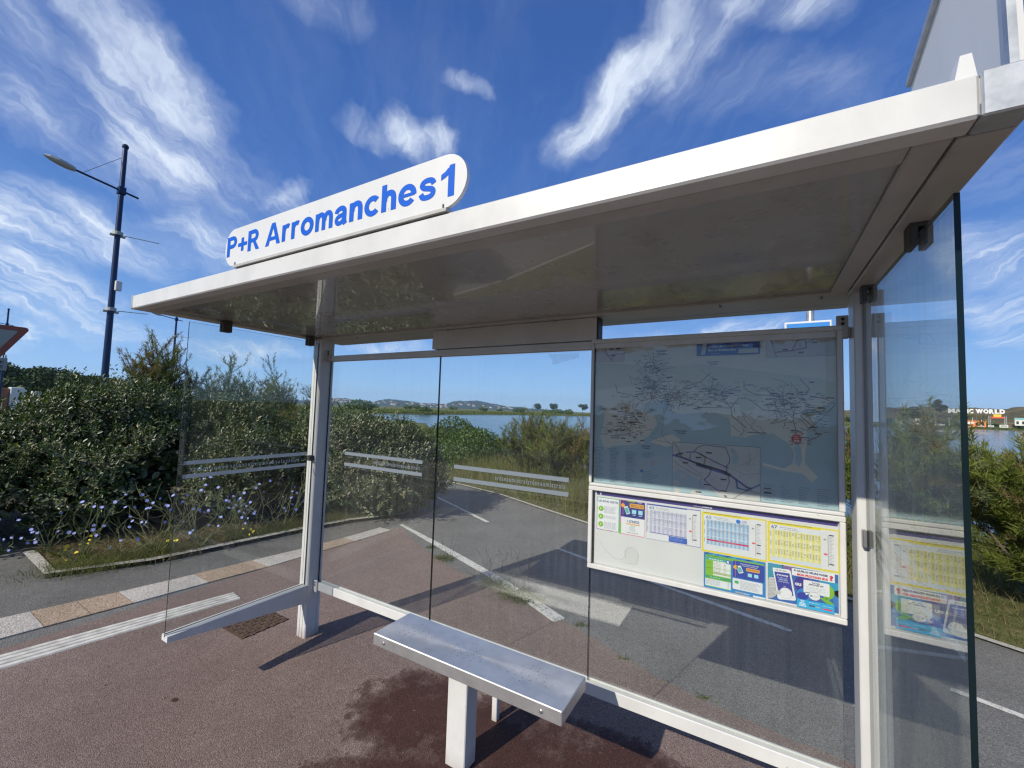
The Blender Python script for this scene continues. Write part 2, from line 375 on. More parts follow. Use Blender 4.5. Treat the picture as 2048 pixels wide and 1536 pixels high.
# ------------------------------------------------------------------ mesh collector
class MB:
    def __init__(s): s.v = []; s.f = []; s.m = []; s.mats = []
    def mi(s, mat):
        if mat not in s.mats: s.mats.append(mat)
        return s.mats.index(mat)
    def add(s, vs, fs, mat):
        b = len(s.v); s.v += [tuple(map(float, p)) for p in vs]; k = s.mi(mat)
        for f in fs: s.f.append(tuple(i + b for i in f)); s.m.append(k)
    def box(s, lo, hi, mat, faces=None, bev=0.0):
        x0, y0, z0 = lo; x1, y1, z1 = hi
        if bev:
            bm = bev
            s.hull_box(lo, hi, bm, mat); return
        vs = [(x0, y0, z0), (x1, y0, z0), (x1, y1, z0), (x0, y1, z0), (x0, y0, z1), (x1, y0, z1), (x1, y1, z1), (x0, y1, z1)]
        fs = [(0, 3, 2, 1), (4, 5, 6, 7), (0, 1, 5, 4), (1, 2, 6, 5), (2, 3, 7, 6), (3, 0, 4, 7)]
        if faces: fs = [fs[i] for i in faces]
        s.add(vs, fs, mat)
    def hull_box(s, lo, hi, b, mat):
        """box with chamfered edges"""
        lo = np.array(lo, float); hi = np.array(hi, float); b = min(b, .45 * float((hi - lo).min()))
        vs = []; idx = {}
        for ix in (0, 1):
            for iy in (0, 1):
                for iz in (0, 1):
                    for ax in range(3):
                        p = [0, 0, 0]
                        for a, i in enumerate((ix, iy, iz)):
                            base = hi[a] if i else lo[a]
                            p[a] = base if a == ax else (base - b if i else base + b)
                        idx[(ix, iy, iz, ax)] = len(vs); vs.append(tuple(p))
        fs = []
        for ax in range(3):
            o = [a for a in range(3) if a != ax]
            for sd_ in (0, 1):
                loop = []
                for c in ((0, 0), (1, 0), (1, 1), (0, 1)):
                    k = [0, 0, 0]; k[ax] = sd_; k[o[0]], k[o[1]] = c
                    loop.append(idx[(*k, ax)])
                fs.append(loop)
        for e in range(3):      # edges along axis e
            o = [a for a in range(3) if a != e]
            for c in ((0, 0), (1, 0), (1, 1), (0, 1)):
                q = []
                for se, ax in ((0, o[0]), (0, o[1]), (1, o[1]), (1, o[0])):
                    k = [0, 0, 0]; k[e] = se; k[o[0]], k[o[1]] = c
                    q.append(idx[(*k, ax)])
                fs.append(q)
        for ix in (0, 1):
            for iy in (0, 1):
                for iz in (0, 1): fs.append([idx[(ix, iy, iz, a)] for a in range(3)])
        c0 = (lo + hi) / 2; out = []
        V = np.array(vs)
        for f in fs:
            n = np.cross(V[f[1]] - V[f[0]], V[f[2]] - V[f[0]])
            out.append(tuple(f) if n @ (V[list(f)].mean(0) - c0) > 0 else tuple(f[::-1]))
        s.add(vs, out, mat)
    def tube(s, p0, p1, r0, mat, r1=None, n=10, caps=True):
        r1 = r0 if r1 is None else r1
        p0 = Vector(p0); p1 = Vector(p1); d = (p1 - p0).normalized()
        a = d.orthogonal().normalized(); b = d.cross(a)
        vs = []
        for p, r in ((p0, r0), (p1, r1)):
            for i in range(n):
                th = 2 * PI * i / n; vs.append(p + a * math.cos(th) * r + b * math.sin(th) * r)
        fs = [(i, (i + 1) % n, n + (i + 1) % n, n + i) for i in range(n)]
        if caps: fs += [tuple(range(n))[::-1], tuple(range(n, 2 * n))]
        s.add(vs, fs, mat)
    def path(s, pts, rad, mat, n=5):
        for i in range(len(pts) - 1):
            r0 = rad[i] if isinstance(rad, (list, tuple)) else rad
            r1 = rad[i + 1] if isinstance(rad, (list, tuple)) else rad
            s.tube(pts[i], pts[i + 1], r0, mat, r1, n, caps=(i == len(pts) - 2))
    def ball(s, c, r, mat, nu=12, nv=8, sx=1, sy=1, sz=1):
        vs = [(c[0], c[1], c[2] - r * sz)]
        for j in range(1, nv):
            ph = PI * j / nv - PI / 2
            for i in range(nu):
                th = 2 * PI * i / nu
                vs.append((c[0] + r * sx * math.cos(ph) * math.cos(th), c[1] + r * sy * math.cos(ph) * math.sin(th), c[2] + r * sz * math.sin(ph)))
        vs.append((c[0], c[1], c[2] + r * sz)); L = len(vs) - 1
        fs = [(0, 1 + (i + 1) % nu, 1 + i) for i in range(nu)]
        for j in range(nv - 2):
            for i in range(nu):
                a = 1 + j * nu + i; b = 1 + j * nu + (i + 1) % nu
                fs.append((a, b, b + nu, a + nu))
        k = 1 + (nv - 2) * nu
        fs += [(k + i, k + (i + 1) % nu, L) for i in range(nu)]
        s.add(vs, fs, mat)
    def extrude(s, poly, ax, a0, a1, mat):
        """2-D polygon (counter-clockwise list) extruded along axis ax (0,1,2)"""
        o = [a for a in range(3) if a != ax]
        n = len(poly); vs = []
        for a in (a0, a1):
            for p in poly:
                q = [0, 0, 0]; q[ax] = a; q[o[0]], q[o[1]] = p
                vs.append(tuple(q))
        fs = [(i, (i + 1) % n, n + (i + 1) % n, n + i) for i in range(n)] + [tuple(range(n))[::-1], tuple(range(n, 2 * n))]
        s.add(vs, fs, mat)
    def build(s, name, parent=None, smooth=False, origin=None):
        org = Vector((0, 0, 0)) if origin is None else Vector(origin)
        r = parent
        while r is not None:
            org = org + r.location; r = r.parent
        me = bpy.data.meshes.new(name)
        me.from_pydata([(x - org[0], y - org[1], z - org[2]) for x, y, z in s.v], [], s.f)
        for m in s.mats: me.materials.append(m)
        me.polygons.foreach_set('material_index', s.m)
        if smooth: me.polygons.foreach_set('use_smooth', [True] * len(s.f))
        me.update()
        o = bpy.data.objects.new(name, me); COL.objects.link(o)
        if parent is not None: o.parent = parent
        if origin is not None: o.location = origin
        return o
def tag(o, label=None, cat=None, group=None, kind=None):
    if label: o['label'] = label
    if cat: o['category'] = cat
    if group: o['group'] = group
    if kind: o['kind'] = kind
    return o
def thing(name, loc, label, cat, group=None, rz=0.0):
    o = bpy.data.objects.new(name, None); COL.objects.link(o); o.location = loc; o.rotation_euler = (0, 0, rz)
    o.empty_display_size = .1
    return tag(o, label, cat, group)
def copy_tree(o, parent=None):
    c = o.copy(); COL.objects.link(c); c.parent = parent
    for ch in list(o.children): copy_tree(ch, c)
    return c
def quads_obj(name, V, F, mats, midx=None, parent=None, smooth=False):
    """V (N,3) array, F (M,k) array of indices"""
    me = bpy.data.meshes.new(name)
    V = np.asarray(V, dtype=np.float32); F = np.asarray(F, dtype=np.int32); M, k = F.shape
    if parent is not None:
        org = Vector((0, 0, 0)); r = parent
        while r is not None: org = org + r.location; r = r.parent
        V = V - np.array(org, dtype=np.float32)
    me.vertices.add(len(V)); me.vertices.foreach_set('co', V.ravel())
    me.loops.add(M * k); me.loops.foreach_set('vertex_index', F.ravel())
    me.polygons.add(M); me.polygons.foreach_set('loop_start', np.arange(0, M * k, k, dtype=np.int32))
    try: me.polygons.foreach_set('loop_total', np.full(M, k, dtype=np.int32))
    except Exception: pass
    for m in mats: me.materials.append(m)
    if midx is not None: me.polygons.foreach_set('material_index', np.asarray(midx, dtype=np.int32))
    if smooth: me.polygons.foreach_set('use_smooth', np.ones(M, dtype=bool))
    me.update(calc_edges=True)
    o = bpy.data.objects.new(name, me); COL.objects.link(o)
    if parent is not None: o.parent = parent
    return o
def P(az, r, z):
    a = D2R(az)
    return (CAM[0] + math.sin(a) * r, CAM[1] + math.cos(a) * r, z)

# ------------------------------------------------------------------ lettering
_TXT = {}
def text_geo(body, bold=0.0, shear=0.0, spacing=1.0):
    key = (body, bold, shear, spacing)
    if key in _TXT: return _TXT[key]
    cu = bpy.data.curves.new('t', 'FONT'); cu.body = body; cu.size = 1; cu.offset = bold; cu.shear = shear; cu.space_character = spacing
    cu.resolution_u = 3
    ob = bpy.data.objects.new('t', cu); COL.objects.link(ob)
    bpy.context.view_layer.update()
    me = bpy.data.meshes.new_from_object(ob.evaluated_get(bpy.context.evaluated_depsgraph_get()))
    V = np.array([v.co[:2] for v in me.vertices]); F = [tuple(p.vertices) for p in me.polygons]
    bpy.data.objects.remove(ob); bpy.data.meshes.remove(me); bpy.data.curves.remove(cu)
    lo, hi = V.min(0), V.max(0)
    _TXT[key] = (V, F, lo, hi)
    return _TXT[key]
def text_fit(mb, body, x0, x1, z0, z1, place, mat, bold=0.0, shear=0.0, mirror=False, ref=None, spacing=1.0):
    """fit the text's box (or the box of ref's height) into x0..x1, z0..z1; place(u, v) gives the 3-D point"""
    V, F, lo, hi = text_geo(body, bold, shear, spacing)
    lz, hz = (lo[1], hi[1])
    if ref: _, _, l2, h2 = text_geo(ref, bold, shear, spacing); lz, hz = l2[1], h2[1]
    u = (V[:, 0] - lo[0]) / (hi[0] - lo[0]); v = (V[:, 1] - lz) / (hz - lz)
    if mirror: u = 1 - u
    pts = [place(x0 + a * (x1 - x0), z0 + b * (z1 - z0)) for a, b in zip(u, v)]
    fs = F if not mirror else [f[::-1] for f in F]
    mb.add(pts, fs, mat)

# a bold grotesque drawn by hand for the name sign (cap height 1)
def smooth(pts, k=6, closed=False):
    P_ = [np.array(p, float) for p in pts]; out = []; n = len(P_)
    for i in range(n - 1):
        a, b, c, d = P_[max(i - 1, 0)], P_[i], P_[i + 1], P_[min(i + 2, n - 1)]
        for j in range(k):
            t = j / k; out.append(.5 * ((2 * b) + (c - a) * t + (2 * a - 5 * b + 4 * c - d) * t * t + (3 * b - a - 3 * c + d) * t ** 3))
    out.append(P_[-1]); return out
def ell(cx, cy, rx, ry, a0, a1, n=28): return [(cx + rx * math.cos(D2R(a0 + (a1 - a0) * i / n)), cy + ry * math.sin(D2R(a0 + (a1 - a0) * i / n))) for i in range(n + 1)]
ARCH = [(.13, .36), (.155, .52), (.25, .635), (.36, .655), (.465, .61), (.515, .50), (.525, .34), (.525, 0)]
def glyph(c):
    t = .175; R_ = lambda a, b, c_, d: ('p', [(a, b), (c_, b), (c_, d), (a, d)])
    if c in 'PR':
        g = [R_(0, 0, .225, 1), ('s', [(.205, .912), (.36, .912)] + ell(.42, .702, .205, .21, 80, -80, 14) + [(.36, .492), (.205, .492)], t)]
        return (g, .72) if c == 'P' else (g + [('p', [(.36, .405), (.545, .425), (.82, 0), (.585, 0)])], .82)
    if c == '+': return [R_(.0, .37, .66, .55), R_(.24, .13, .42, .37), R_(.24, .55, .42, .79)], .62
    if c == 'A': return [('p', [(0, 0), (.225, 0), (.49, .77), (.49, 1), (.375, 1)]), ('p', [(.98, 0), (.605, 1), (.49, 1), (.49, .77), (.755, 0)]), ('p', [(.30, .215), (.68, .215), (.625, .375), (.355, .375)])], .98
    if c == 'r': return [R_(0, 0, .215, .73), ('s', smooth([(.105, .33), (.14, .52), (.24, .635), (.35, .655), (.435, .625)], 4), .17)], .47
    if c == 'o': return [('s', ell(.36, .365, .265, .285, 0, 360, 36), .185)], .72
    if c == 'c': return [('s', ell(.36, .365, .265, .285, 40, 320, 30), .185)], .66
    if c == 'e': return [('s', ell(.36, .365, .265, .290, -6, 322, 34), .18), R_(.16, .305, .66, .425)], .72
    if c == 'n': return [R_(0, 0, .215, .73), ('s', smooth(ARCH, 4), .19)], .62
    if c == 'h': return [R_(0, 0, .215, 1), ('s', smooth(ARCH, 4), .19)], .62
    if c == 'm':
        a = [(x * .88, y) for x, y in ARCH]; b = [(x + .385, y) for x, y in a]; return [R_(0, 0, .205, .73), ('s', smooth(a, 4), .175), ('s', smooth(b, 4), .175)], .935
    if c == 'a': return [('s', smooth([(.085, .49), (.14, .60), (.28, .66), (.40, .645), (.485, .57), (.50, .44), (.50, .22), (.515, .10), (.555, .0)], 4), .18), ('s', smooth([(.49, .41), (.34, .375), (.17, .33), (.10, .22), (.15, .10), (.27, .075), (.40, .13), (.49, .27)], 4), .155)], .64
    if c == 's': return [('s', smooth([(.565, .49), (.50, .61), (.34, .66), (.17, .62), (.12, .51), (.20, .42), (.34, .375), (.49, .32), (.545, .22), (.49, .11), (.32, .07), (.15, .11), (.08, .24)], 5), .165)], .64
    if c == '1': return [('p', [(.27, 0), (.475, 0), (.475, 1), (.31, 1), (.27, .88)]), ('p', [(.27, .70), (.16, .63), (.03, .58), (.03, .76), (.17, .83), (.27, .93)])], .475
def grotesk(mb, word, x0, x1, z0, z1, place, mat, gap=.11):
    items = []; x = 0
    for ch in word: g, wd = glyph(ch); items.append((x, g)); x += wd + gap
    W_ = x - gap; L = 0
    for gx, g in items:
        for it in g:
            L += 1; pl = lambda a, b: tuple(np.array(place(x0 + (gx + a) / W_ * (x1 - x0), z0 + b * (z1 - z0))) + np.array([0, -.00006 * (L % 3), 0]))
            if it[0] == 'p':
                q = it[1]; ar = sum(q[i][0] * q[(i + 1) % len(q)][1] - q[(i + 1) % len(q)][0] * q[i][1] for i in range(len(q)))
                mb.add([pl(*p) for p in (q if ar > 0 else q[::-1])], [tuple(range(len(q)))], mat)
            else:
                sp = [np.array(p, float) for p in it[1]]; n = len(sp); A = []; B = []
                for i in range(n):
                    d = sp[min(i + 1, n - 1)] - sp[max(i - 1, 0)]; d /= max(1e-9, np.hypot(*d)); nn = np.array([-d[1], d[0]]) * it[2] * 1.14 / 2; A.append(sp[i] + nn); B.append(sp[i] - nn)
                if np.hypot(*(sp[0] - sp[-1])) < 1e-6: A[-1] = A[0] = (A[0] + A[-1]) / 2; B[-1] = B[0] = (B[0] + B[-1]) / 2
                for i in range(n - 1): mb.add([pl(*A[i]), pl(*B[i]), pl(*B[i + 1]), pl(*A[i + 1])], [(0, 1, 2, 3)], mat)

# ================================================================== SETTING
def interp(x, xs, ys): return float(np.interp(x, xs, ys))
FAR_EDGE = [(-9, 9.3), (-4.1, 6.02), (-1.65, 5.32), (-.6, 4.82), (.6, 4.28), (2.2, 3.72), (4.3, 2.96), (4.9, 2.62), (7, 1.6), (12, -.9), (20, -5)]
def far_y(x): return interp(x, [p[0] for p in FAR_EDGE], [p[1] for p in FAR_EDGE])
WATER_Z = -1.6
def terrain():
    azs = np.arange(-180, 180, 2.0)
    azs = np.sort(np.concatenate([azs, np.arange(-60, 30, .5) + .25]))
    rs = np.concatenate([[0.3, 1, 2, 3, 4, 4.5, 5, 5.5, 6, 6.5, 7, 8, 9, 10, 11, 12, 13, 14, 16, 18, 20, 23, 26, 30, 35, 40, 46, 52, 60, 70, 82, 95, 110, 125, 140,
                          155, 170, 178, 185, 195, 210, 230, 255, 270, 280, 300, 330, 350, 370, 390, 420, 440, 455, 470, 500, 560, 650, 800, 1000, 1500, 2500, 4000, 4900]])
    V = []
    for r in rs:
        for a in azs:
            x, y, _ = P(a, r, 0)
            z = -.022
            s = (y - far_y(x)) * .92
            if -58 < a < 32 and s > 0:
                edge = min(1, max(0, (a + 60) / 6.0)) * min(1, max(0, (32 - a) / 6.0))
                z = -.022 - 2.1 * edge * min(1, max(0, (s - 2.2) / 15.0)) ** .9
                far_r = interp(a, [-58, -51, -40, -32, -20.5, 5, 11.6, 13.4, 16.4, 20, 32], [150, 172, 200, 262, 352, 350, 345, 430, 432, 450, 470])
                near_r = interp(a, [-58, -50, -44, -38, -31, -20, 0, 19, 32], [95, 92, 105, 45, 40, 30, 22, 18, 22])
                if r > near_r: z = -2.3 * edge - .03
                if r > far_r:
                    z = -1.25 + .25 * min(1, (r - far_r) / 60)
                elif r < near_r and near_r > 40 and r > 16:
                    z = max(z, -1.42)
                z += .10 * math.sin(x * .9 + 1.3 * math.sin(y * .5)) * min(1, max(0, s - 2) / 4) * (r < near_r)
            V.append((x, y, z))
    na = len(azs); F = []
    for i in range(len(rs) - 1):
        for j in range(na):
            k = (j + 1) % na
            F.append((i * na + j, i * na + k, (i + 1) * na + k, (i + 1) * na + j))
    c = len(V); V.append((CAM[0], CAM[1], -.022))
    F = [f[::-1] for f in F] + [(c, (j + 1) % na, j, j) for j in range(na)]
    F = [f if f[2] != f[3] else f for f in F]
    me = bpy.data.meshes.new('ground'); me.from_pydata(V, [], [f if len(set(f)) == 4 else f[:3] for f in F])
    me.materials.append(M_LAND); me.polygons.foreach_set('use_smooth', [True] * len(me.polygons)); me.update()
    o = bpy.data.objects.new('ground', me); COL.objects.link(o); tag(o, kind='structure')
terrain()
def sheet(name, poly, z, mat, th=0.0, kind='structure'):
    m = MB()
    if th: m.extrude(poly, 2, z - th, z, mat)
    else: m.add([(x, y, z) for x, y in poly], [tuple(range(len(poly)))], mat)
    return tag(m.build(name), kind=kind)
def fix_up(o):
    me = o.data
    if me.polygons and me.polygons[0].normal.z < 0: me.flip_normals()
def strip(name, pts, width, z, mat, th=.004):
    """ribbon along a polyline, th thick"""
    m = MB(); L = []; R_ = []
    n = len(pts)
    for i, (x, y) in enumerate(pts):
        a = pts[max(0, i - 1)]; b = pts[min(n - 1, i + 1)]
        d = np.array([b[0] - a[0], b[1] - a[1]]); d = d / np.hypot(*d); nx, ny = -d[1], d[0]
        wd = width[i] if isinstance(width, (list, tuple)) else width
        L.append((x + nx * wd / 2, y + ny * wd / 2)); R_.append((x - nx * wd / 2, y - ny * wd / 2))
    for i in range(n - 1):
        q = [L[i], R_[i], R_[i + 1], L[i + 1]]
        vs = [(*p, z) for p in q] + [(*p, z - th) for p in q]
        m.add(vs, [(0, 1, 2, 3), (0, 4, 5, 1), (3, 2, 6, 7)] + ([(0, 3, 7, 4)] if i == 0 else []) + ([(1, 5, 6, 2)] if i == n - 2 else []), mat)
    return tag(m.build(name), kind='structure')
# water
mw = MB(); mw.add([(-700, 8, WATER_Z), (500, -10, WATER_Z), (900, 900, WATER_Z), (-900, 900, WATER_Z)], [(0, 1, 2, 3)], M_WATER)
tag(mw.build('water'), kind='structure')
# cycle path (grey asphalt), as wide as the far edge
poly = [(-9, -12), (20, -12), (20, -5)] + [(x, y) for x, y in FAR_EDGE[::-1][1:]]
o = sheet('asphalt_path', poly, 0.0, M_GREY); fix_up(o)
# red bus stop apron
RED = [(-1.56, 2.55), (-1.1, 2.22), (-.62, 1.98), (-.21, 1.78), (.12, 1.66), (.44, 1.56), (.8, 1.53), (1.17, 1.42), (1.5, 1.31), (1.81, 1.17),
       (2.02, 1.07), (2.22, .99), (2.53, .90), (2.8, .84), (3.23, .79), (4.4, .74), (8, .7), (8, -5.2), (-1.50, -5.2)]
redp = []
for i in range(len(RED)):
    a, b = RED[i], RED[(i + 1) % len(RED)]
    if i < 16:
        k = 8
        for j in range(k):
            t_ = j / k; redp.append((a[0] + (b[0] - a[0]) * t_ + random.uniform(-.008, .008), a[1] + (b[1] - a[1]) * t_ + random.uniform(-.012, .012)))
    else: redp.append(a)
o = sheet('red_asphalt', redp, .004, M_RED); fix_up(o)
o = sheet('side_path', [(-9, -6), (-2.02, -6), (-2.02, -1.0), (-1.96, -.43), (-1.90, .15), (-1.80, .67), (-1.72, 1.2), (-1.7, 2.0), (-1.75, 2.9), (-2.3, 3.0), (-9, 3)], .003, M_GREY2); fix_up(o)
o = sheet('road', [(-40, -14), (40, -14), (40, -5.4), (-40, -5.4)], .002, M_GREY2); fix_up(o)
M_KERB = asphalt('kerb_concrete', (.28, .27, .24), (.48, .46, .41), (.62, .60, .55), 120, .2)
strip('road_kerb', [(-30, -5.32), (30, -5.32)], .16, .07, M_KERB, .09)
# soil bed with its kerb
BED = [(-30, -.3), (-3.85, -.60), (-2.9, -.65), (-2.59, 0), (-2.50, .75), (-2.42, 1.53), (-2.29, 2.24), (-1.95, 2.95), (-2.05, 3.3), (-2.6, 3.9), (-4.3, 5.0), (-9, 8.2), (-30, 22)]
o = sheet('soil_bed', BED, .03, M_SOIL); fix_up(o)
strip('bed_kerb', BED[1:8] + BED[8:12], .095, .050, M_KERB, .055)
strip('path_edging', [(x, y) for x, y in FAR_EDGE], .07, .022, M_KERB, .03)
# stone pavers, pale and tan in turn
M_PPALE = asphalt('pale_paver', (.34, .31, .28), (.50, .465, .425), (.62, .585, .54), 90, .3)
M_PTAN = asphalt('tan_paver', (.24, .17, .12), (.38, .29, .21), (.50, .40, .31), 90, .2)
TOP = [(-2.32, -2.3), (-2.15, -1.30), (-2.09, -.93), (-1.99, -.43), (-1.91, .11), (-1.85, .63), (-1.78, 1.15), (-1.74, 1.7), (-1.74, 2.3)]
BOT = [(-1.80, -2.3), (-1.72, -1.30), (-1.69, -.94), (-1.64, -.44), (-1.60, .10), (-1.545, .63), (-1.53, 1.15), (-1.52, 1.7), (-1.52, 2.3)]
for kind_, mat in (('pale', M_PPALE), ('tan', M_PTAN)):
    m = MB()
    for i in range(len(TOP) - 1):
        is_pale = (i in (1, 3, 5, 7)) if True else 0
        if is_pale != (kind_ == 'pale'): continue
        a, b, c, d = TOP[i], TOP[i + 1], BOT[i + 1], BOT[i]
        def lp(p, q, t_): return (p[0] + (q[0] - p[0]) * t_, p[1] + (q[1] - p[1]) * t_)
        k = 2 if kind_ == 'tan' else 1
        for j in range(k):
            a2, b2 = lp(a, b, j / k + .006), lp(a, b, (j + 1) / k - .006); d2, c2 = lp(d, c, j / k + .006), lp(d, c, (j + 1) / k - .006)
            vs = [(*p, .011) for p in (a2, b2, c2, d2)] + [(*p, 0) for p in (a2, b2, c2, d2)]
            m.add(vs, [(3, 2, 1, 0), (0, 1, 5, 4), (1, 2, 6, 5), (2, 3, 7, 6), (3, 0, 4, 7)], mat)
    tag(m.build(kind_ + '_paving_stones'), kind='structure')
# tactile guide strip: four raised white ribs
M_TACT = flat('tactile_white', (.70, .68, .62), .7, var=.4, vscale=14)
m = MB(); A0, A1 = np.array([-1.83, -3.6]), np.array([-1.195, .11]); B0, B1 = np.array([-1.53, -3.7]), np.array([-1.02, .085])
for k in range(4):
    t0, t1 = k / 4 + .02, k / 4 + .17
    p = [A0 + (B0 - A0) * t0, A0 + (B0 - A0) * t1, A1 + (B1 - A1) * t1, A1 + (B1 - A1) * t0]
    vs = [(*q, .013) for q in p] + [(*(q + np.array([(.006 if i in (1, 2) else -.006), 0])), .004) for i, q in enumerate(p)]
    m.add(vs, [(0, 1, 2, 3), (0, 4, 5, 1), (1, 5, 6, 2), (2, 6, 7, 3), (3, 7, 4, 0)], M_TACT)
tag(m.build('tactile_paving'), kind='structure')
# painted lines on the path
def worn_paint():
    m_, t, o_ = mat_base('worn_road_paint')
    g = t.new('ShaderNodeNewGeometry').outputs['Position']
    n = t.noise(g, 24, 6, .75); f = t.noise(g, 190, 3, .6)
    k = t.ramp(t.math('ADD', t.math('MULTIPLY', n.outputs[0], .6), t.math('MULTIPLY', f.outputs[0], .4)), [(.40, 0), (.50, 1)])
    c = t.mix(k, (.17, .165, .16), (.60, .59, .55))
    p = principled(t, c, .75, 0, .3); bump(t, p, f.outputs[0], .4, .003); t.l.new(p.outputs[0], o_.inputs[0])
    return m_
M_LINE = worn_paint()
strip('white_line', [(-1.62, 2.58), (-1.2, 2.42), (-.83, 2.28), (-.2, 2.03), (.52, 1.74), (1.0, 1.52), (1.43, 1.30)], [.05, .07, .09, .10, .10, .11, .12], .0078, M_LINE, .0075)
for k, (a, b) in enumerate([((-3.9, 5.1), (-.71, 3.47)), ((.66, 2.97), (1.14, 2.80)), ((1.45, 2.71), (3.06, 2.20)), ((3.9, 1.9), (5.4, 1.3))]):
    strip('lane_dash', [a, ((a[0] + b[0]) / 2, (a[1] + b[1]) / 2), b], .055, .0045, M_LINE, .004)
# hills
def ridge(name, prof, r0, r1, mat, zb, rough, seed, sub=.15):
    rs = np.random.RandomState(seed)
    az0, az1 = prof[0][0], prof[-1][0]; n = int((az1 - az0) / sub); V = []; F = []
    ks = rs.uniform(0, 6.28, 6); rows = 9
    for j in range(rows + 4):
        t_ = min(1, j / rows); r = r0 + (r1 - r0) * t_ + (0 if j <= rows else (j - rows) * (r1 - r0) * .3)
        for i in range(n + 1):
            az = az0 + (az1 - az0) * i / n
            el = interp(az, [p[0] for p in prof], [p[1] for p in prof])
            top = CAM[2] + math.tan(D2R(el)) * r1
            nz = sum(math.sin(az * (2.2 + 3.1 * q) + ks[q]) / (1 + q) for q in range(6)) * rough + rs.uniform(-1, 1) * rough * .35
            h = (zb + (top - zb) * (t_ ** .8)) + nz * t_
            if j > rows: h -= (j - rows) * (top - zb) * .25
            V.append(P(az, r, h))
    for j in range(rows + 3):
        for i in range(n):
            a = j * (n + 1) + i; F.append((a, a + 1, a + n + 2, a + n + 1))
    me = bpy.data.meshes.new(name); me.from_pydata(V, [], F); me.materials.append(mat)
    me.polygons.foreach_set('use_smooth', [True] * len(F)); me.update()
    o = bpy.data.objects.new(name, me); COL.objects.link(o); tag(o, kind='structure')
FARP = [(-75, .2), (-62, .3), (-56.9, .36), (-54.7, .42), (-53.3, .72), (-51.9, .78), (-50.1, .60), (-48.5, .46), (-47.6, .75), (-46.4, .86), (-45.1, .83),
        (-43.2, .58), (-40.6, .48), (-39.3, .52), (-38.3, .82), (-37.4, .98), (-35.3, 1.05), (-34, .96), (-32.6, .68), (-31.3, .5), (-29.3, .36), (-26, .2), (-22, .05)]
ridge('hills', FARP, 2600, 3600, M_HILLFAR, -2, 2.2, 3, .1)
ridge('scrub_hill', [(-4, .6), (2, .9), (7.7, 1.08), (11.5, 1.42), (14.2, 1.55), (15.4, 1.45), (16.8, 1.48), (18.6, 1.47), (20, 1.66), (24, 1.8), (34, 1.2), (40, .6)], 560, 700, M_HILLNEAR, -1, .5, 5, .08)

# ================================================================== BUS SHELTER
H = 2.194; FH = .074
shelter = thing('bus_shelter', (1.6, -.45, 0), 'white framed glass bus shelter with a flat roof on red asphalt', 'bus shelter')
# posts: aluminium profile with two grooves on the front
def post(x0, x1, y0, y1, z1):
    m = MB()
    w_ = x1 - x0
    g = [x0 + w_ * .30, x0 + w_ * .345, x0 + w_ * .62, x0 + w_ * .665]
    pl = [(x0, y0 + .004), (x0 + .004, y0), (g[0], y0), (g[0], y0 + .006), (g[1], y0 + .006), (g[1], y0), (g[2], y0), (g[2], y0 + .006), (g[3], y0 + .006), (g[3], y0),
          (x1 - .006, y0), (x1, y0 + .006), (x1, y1 - .03), (x1 - .004, y1 - .03), (x1 - .004, y1 - .024), (x1, y1 - .024), (x1, y1 - .004), (x1 - .004, y1), (x0 + .004, y1), (x0, y1 - .004)]
    m.extrude(pl, 2, .004, z1, M_WHITE)
    return m.build('post', shelter)
post(-.099, 0, 0, .113, H - .001); post(3.155, 3.245, 0, .113, H - .001)
# roof
m = MB()
RX0, RX1, RY0, RY1 = -.148, 3.213, -1.085, .288
m.hull_box((RX0 + .02, RY0 + .004, H + .02), (RX1 - .02, RY1, H + FH - .006), .003, M_RIM)
roof = m.build('roof', shelter)
m = MB(); m.hull_box((-.125, RY0, H), (3.155, RY0 + .055, H + FH), .005, M_WHITE); m.build('fascia', roof)
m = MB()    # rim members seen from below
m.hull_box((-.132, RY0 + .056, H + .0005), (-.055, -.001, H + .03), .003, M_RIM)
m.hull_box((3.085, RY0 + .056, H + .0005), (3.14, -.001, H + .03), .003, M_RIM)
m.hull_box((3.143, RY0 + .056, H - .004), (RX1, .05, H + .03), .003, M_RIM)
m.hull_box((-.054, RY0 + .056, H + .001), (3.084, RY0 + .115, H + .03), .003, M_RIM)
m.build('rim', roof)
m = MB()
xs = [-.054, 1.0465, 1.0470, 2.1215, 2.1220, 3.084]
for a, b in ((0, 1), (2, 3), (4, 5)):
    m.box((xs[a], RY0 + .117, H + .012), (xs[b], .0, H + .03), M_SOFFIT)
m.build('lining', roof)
m = MB(); m.hull_box((RX0 + .012, .003, H - .001), (3.18, .200, H + .03), .004, M_RIM)
m.hull_box((RX0 + .012, .203, H - .001), (3.18, RY1, H + .05), .004, M_RIM)
for x in (.35, 1.18, 1.9, 2.7, 3.06): m.tube((x, .03, H - .012), (x, .03, H), .005, M_BOLT)
m.build('gutter', roof)
for x0, x1, y1_ in ((RX0, -.1255, .288), (3.1555, 3.217, -.80)):
    m = MB(); m.hull_box((x0, RY0 - .001, H - .0), (x1, RY0 + .10, H + FH + .002), .003, M_GALV)
    m.build('end_cap', roof)
m = MB(); m.hull_box((RX0, RY0 + .101, H + .0), (-.1335, RY1, H + FH), .003, M_WHITE); m.build('side_fascia', roof)
m = MB(); m.hull_box((RX1 + .0005, RY0 + .101, H + .02), (RX1 + .012, RY1, H + FH), .003, M_WHITE)
m.build('side_fascia', roof)
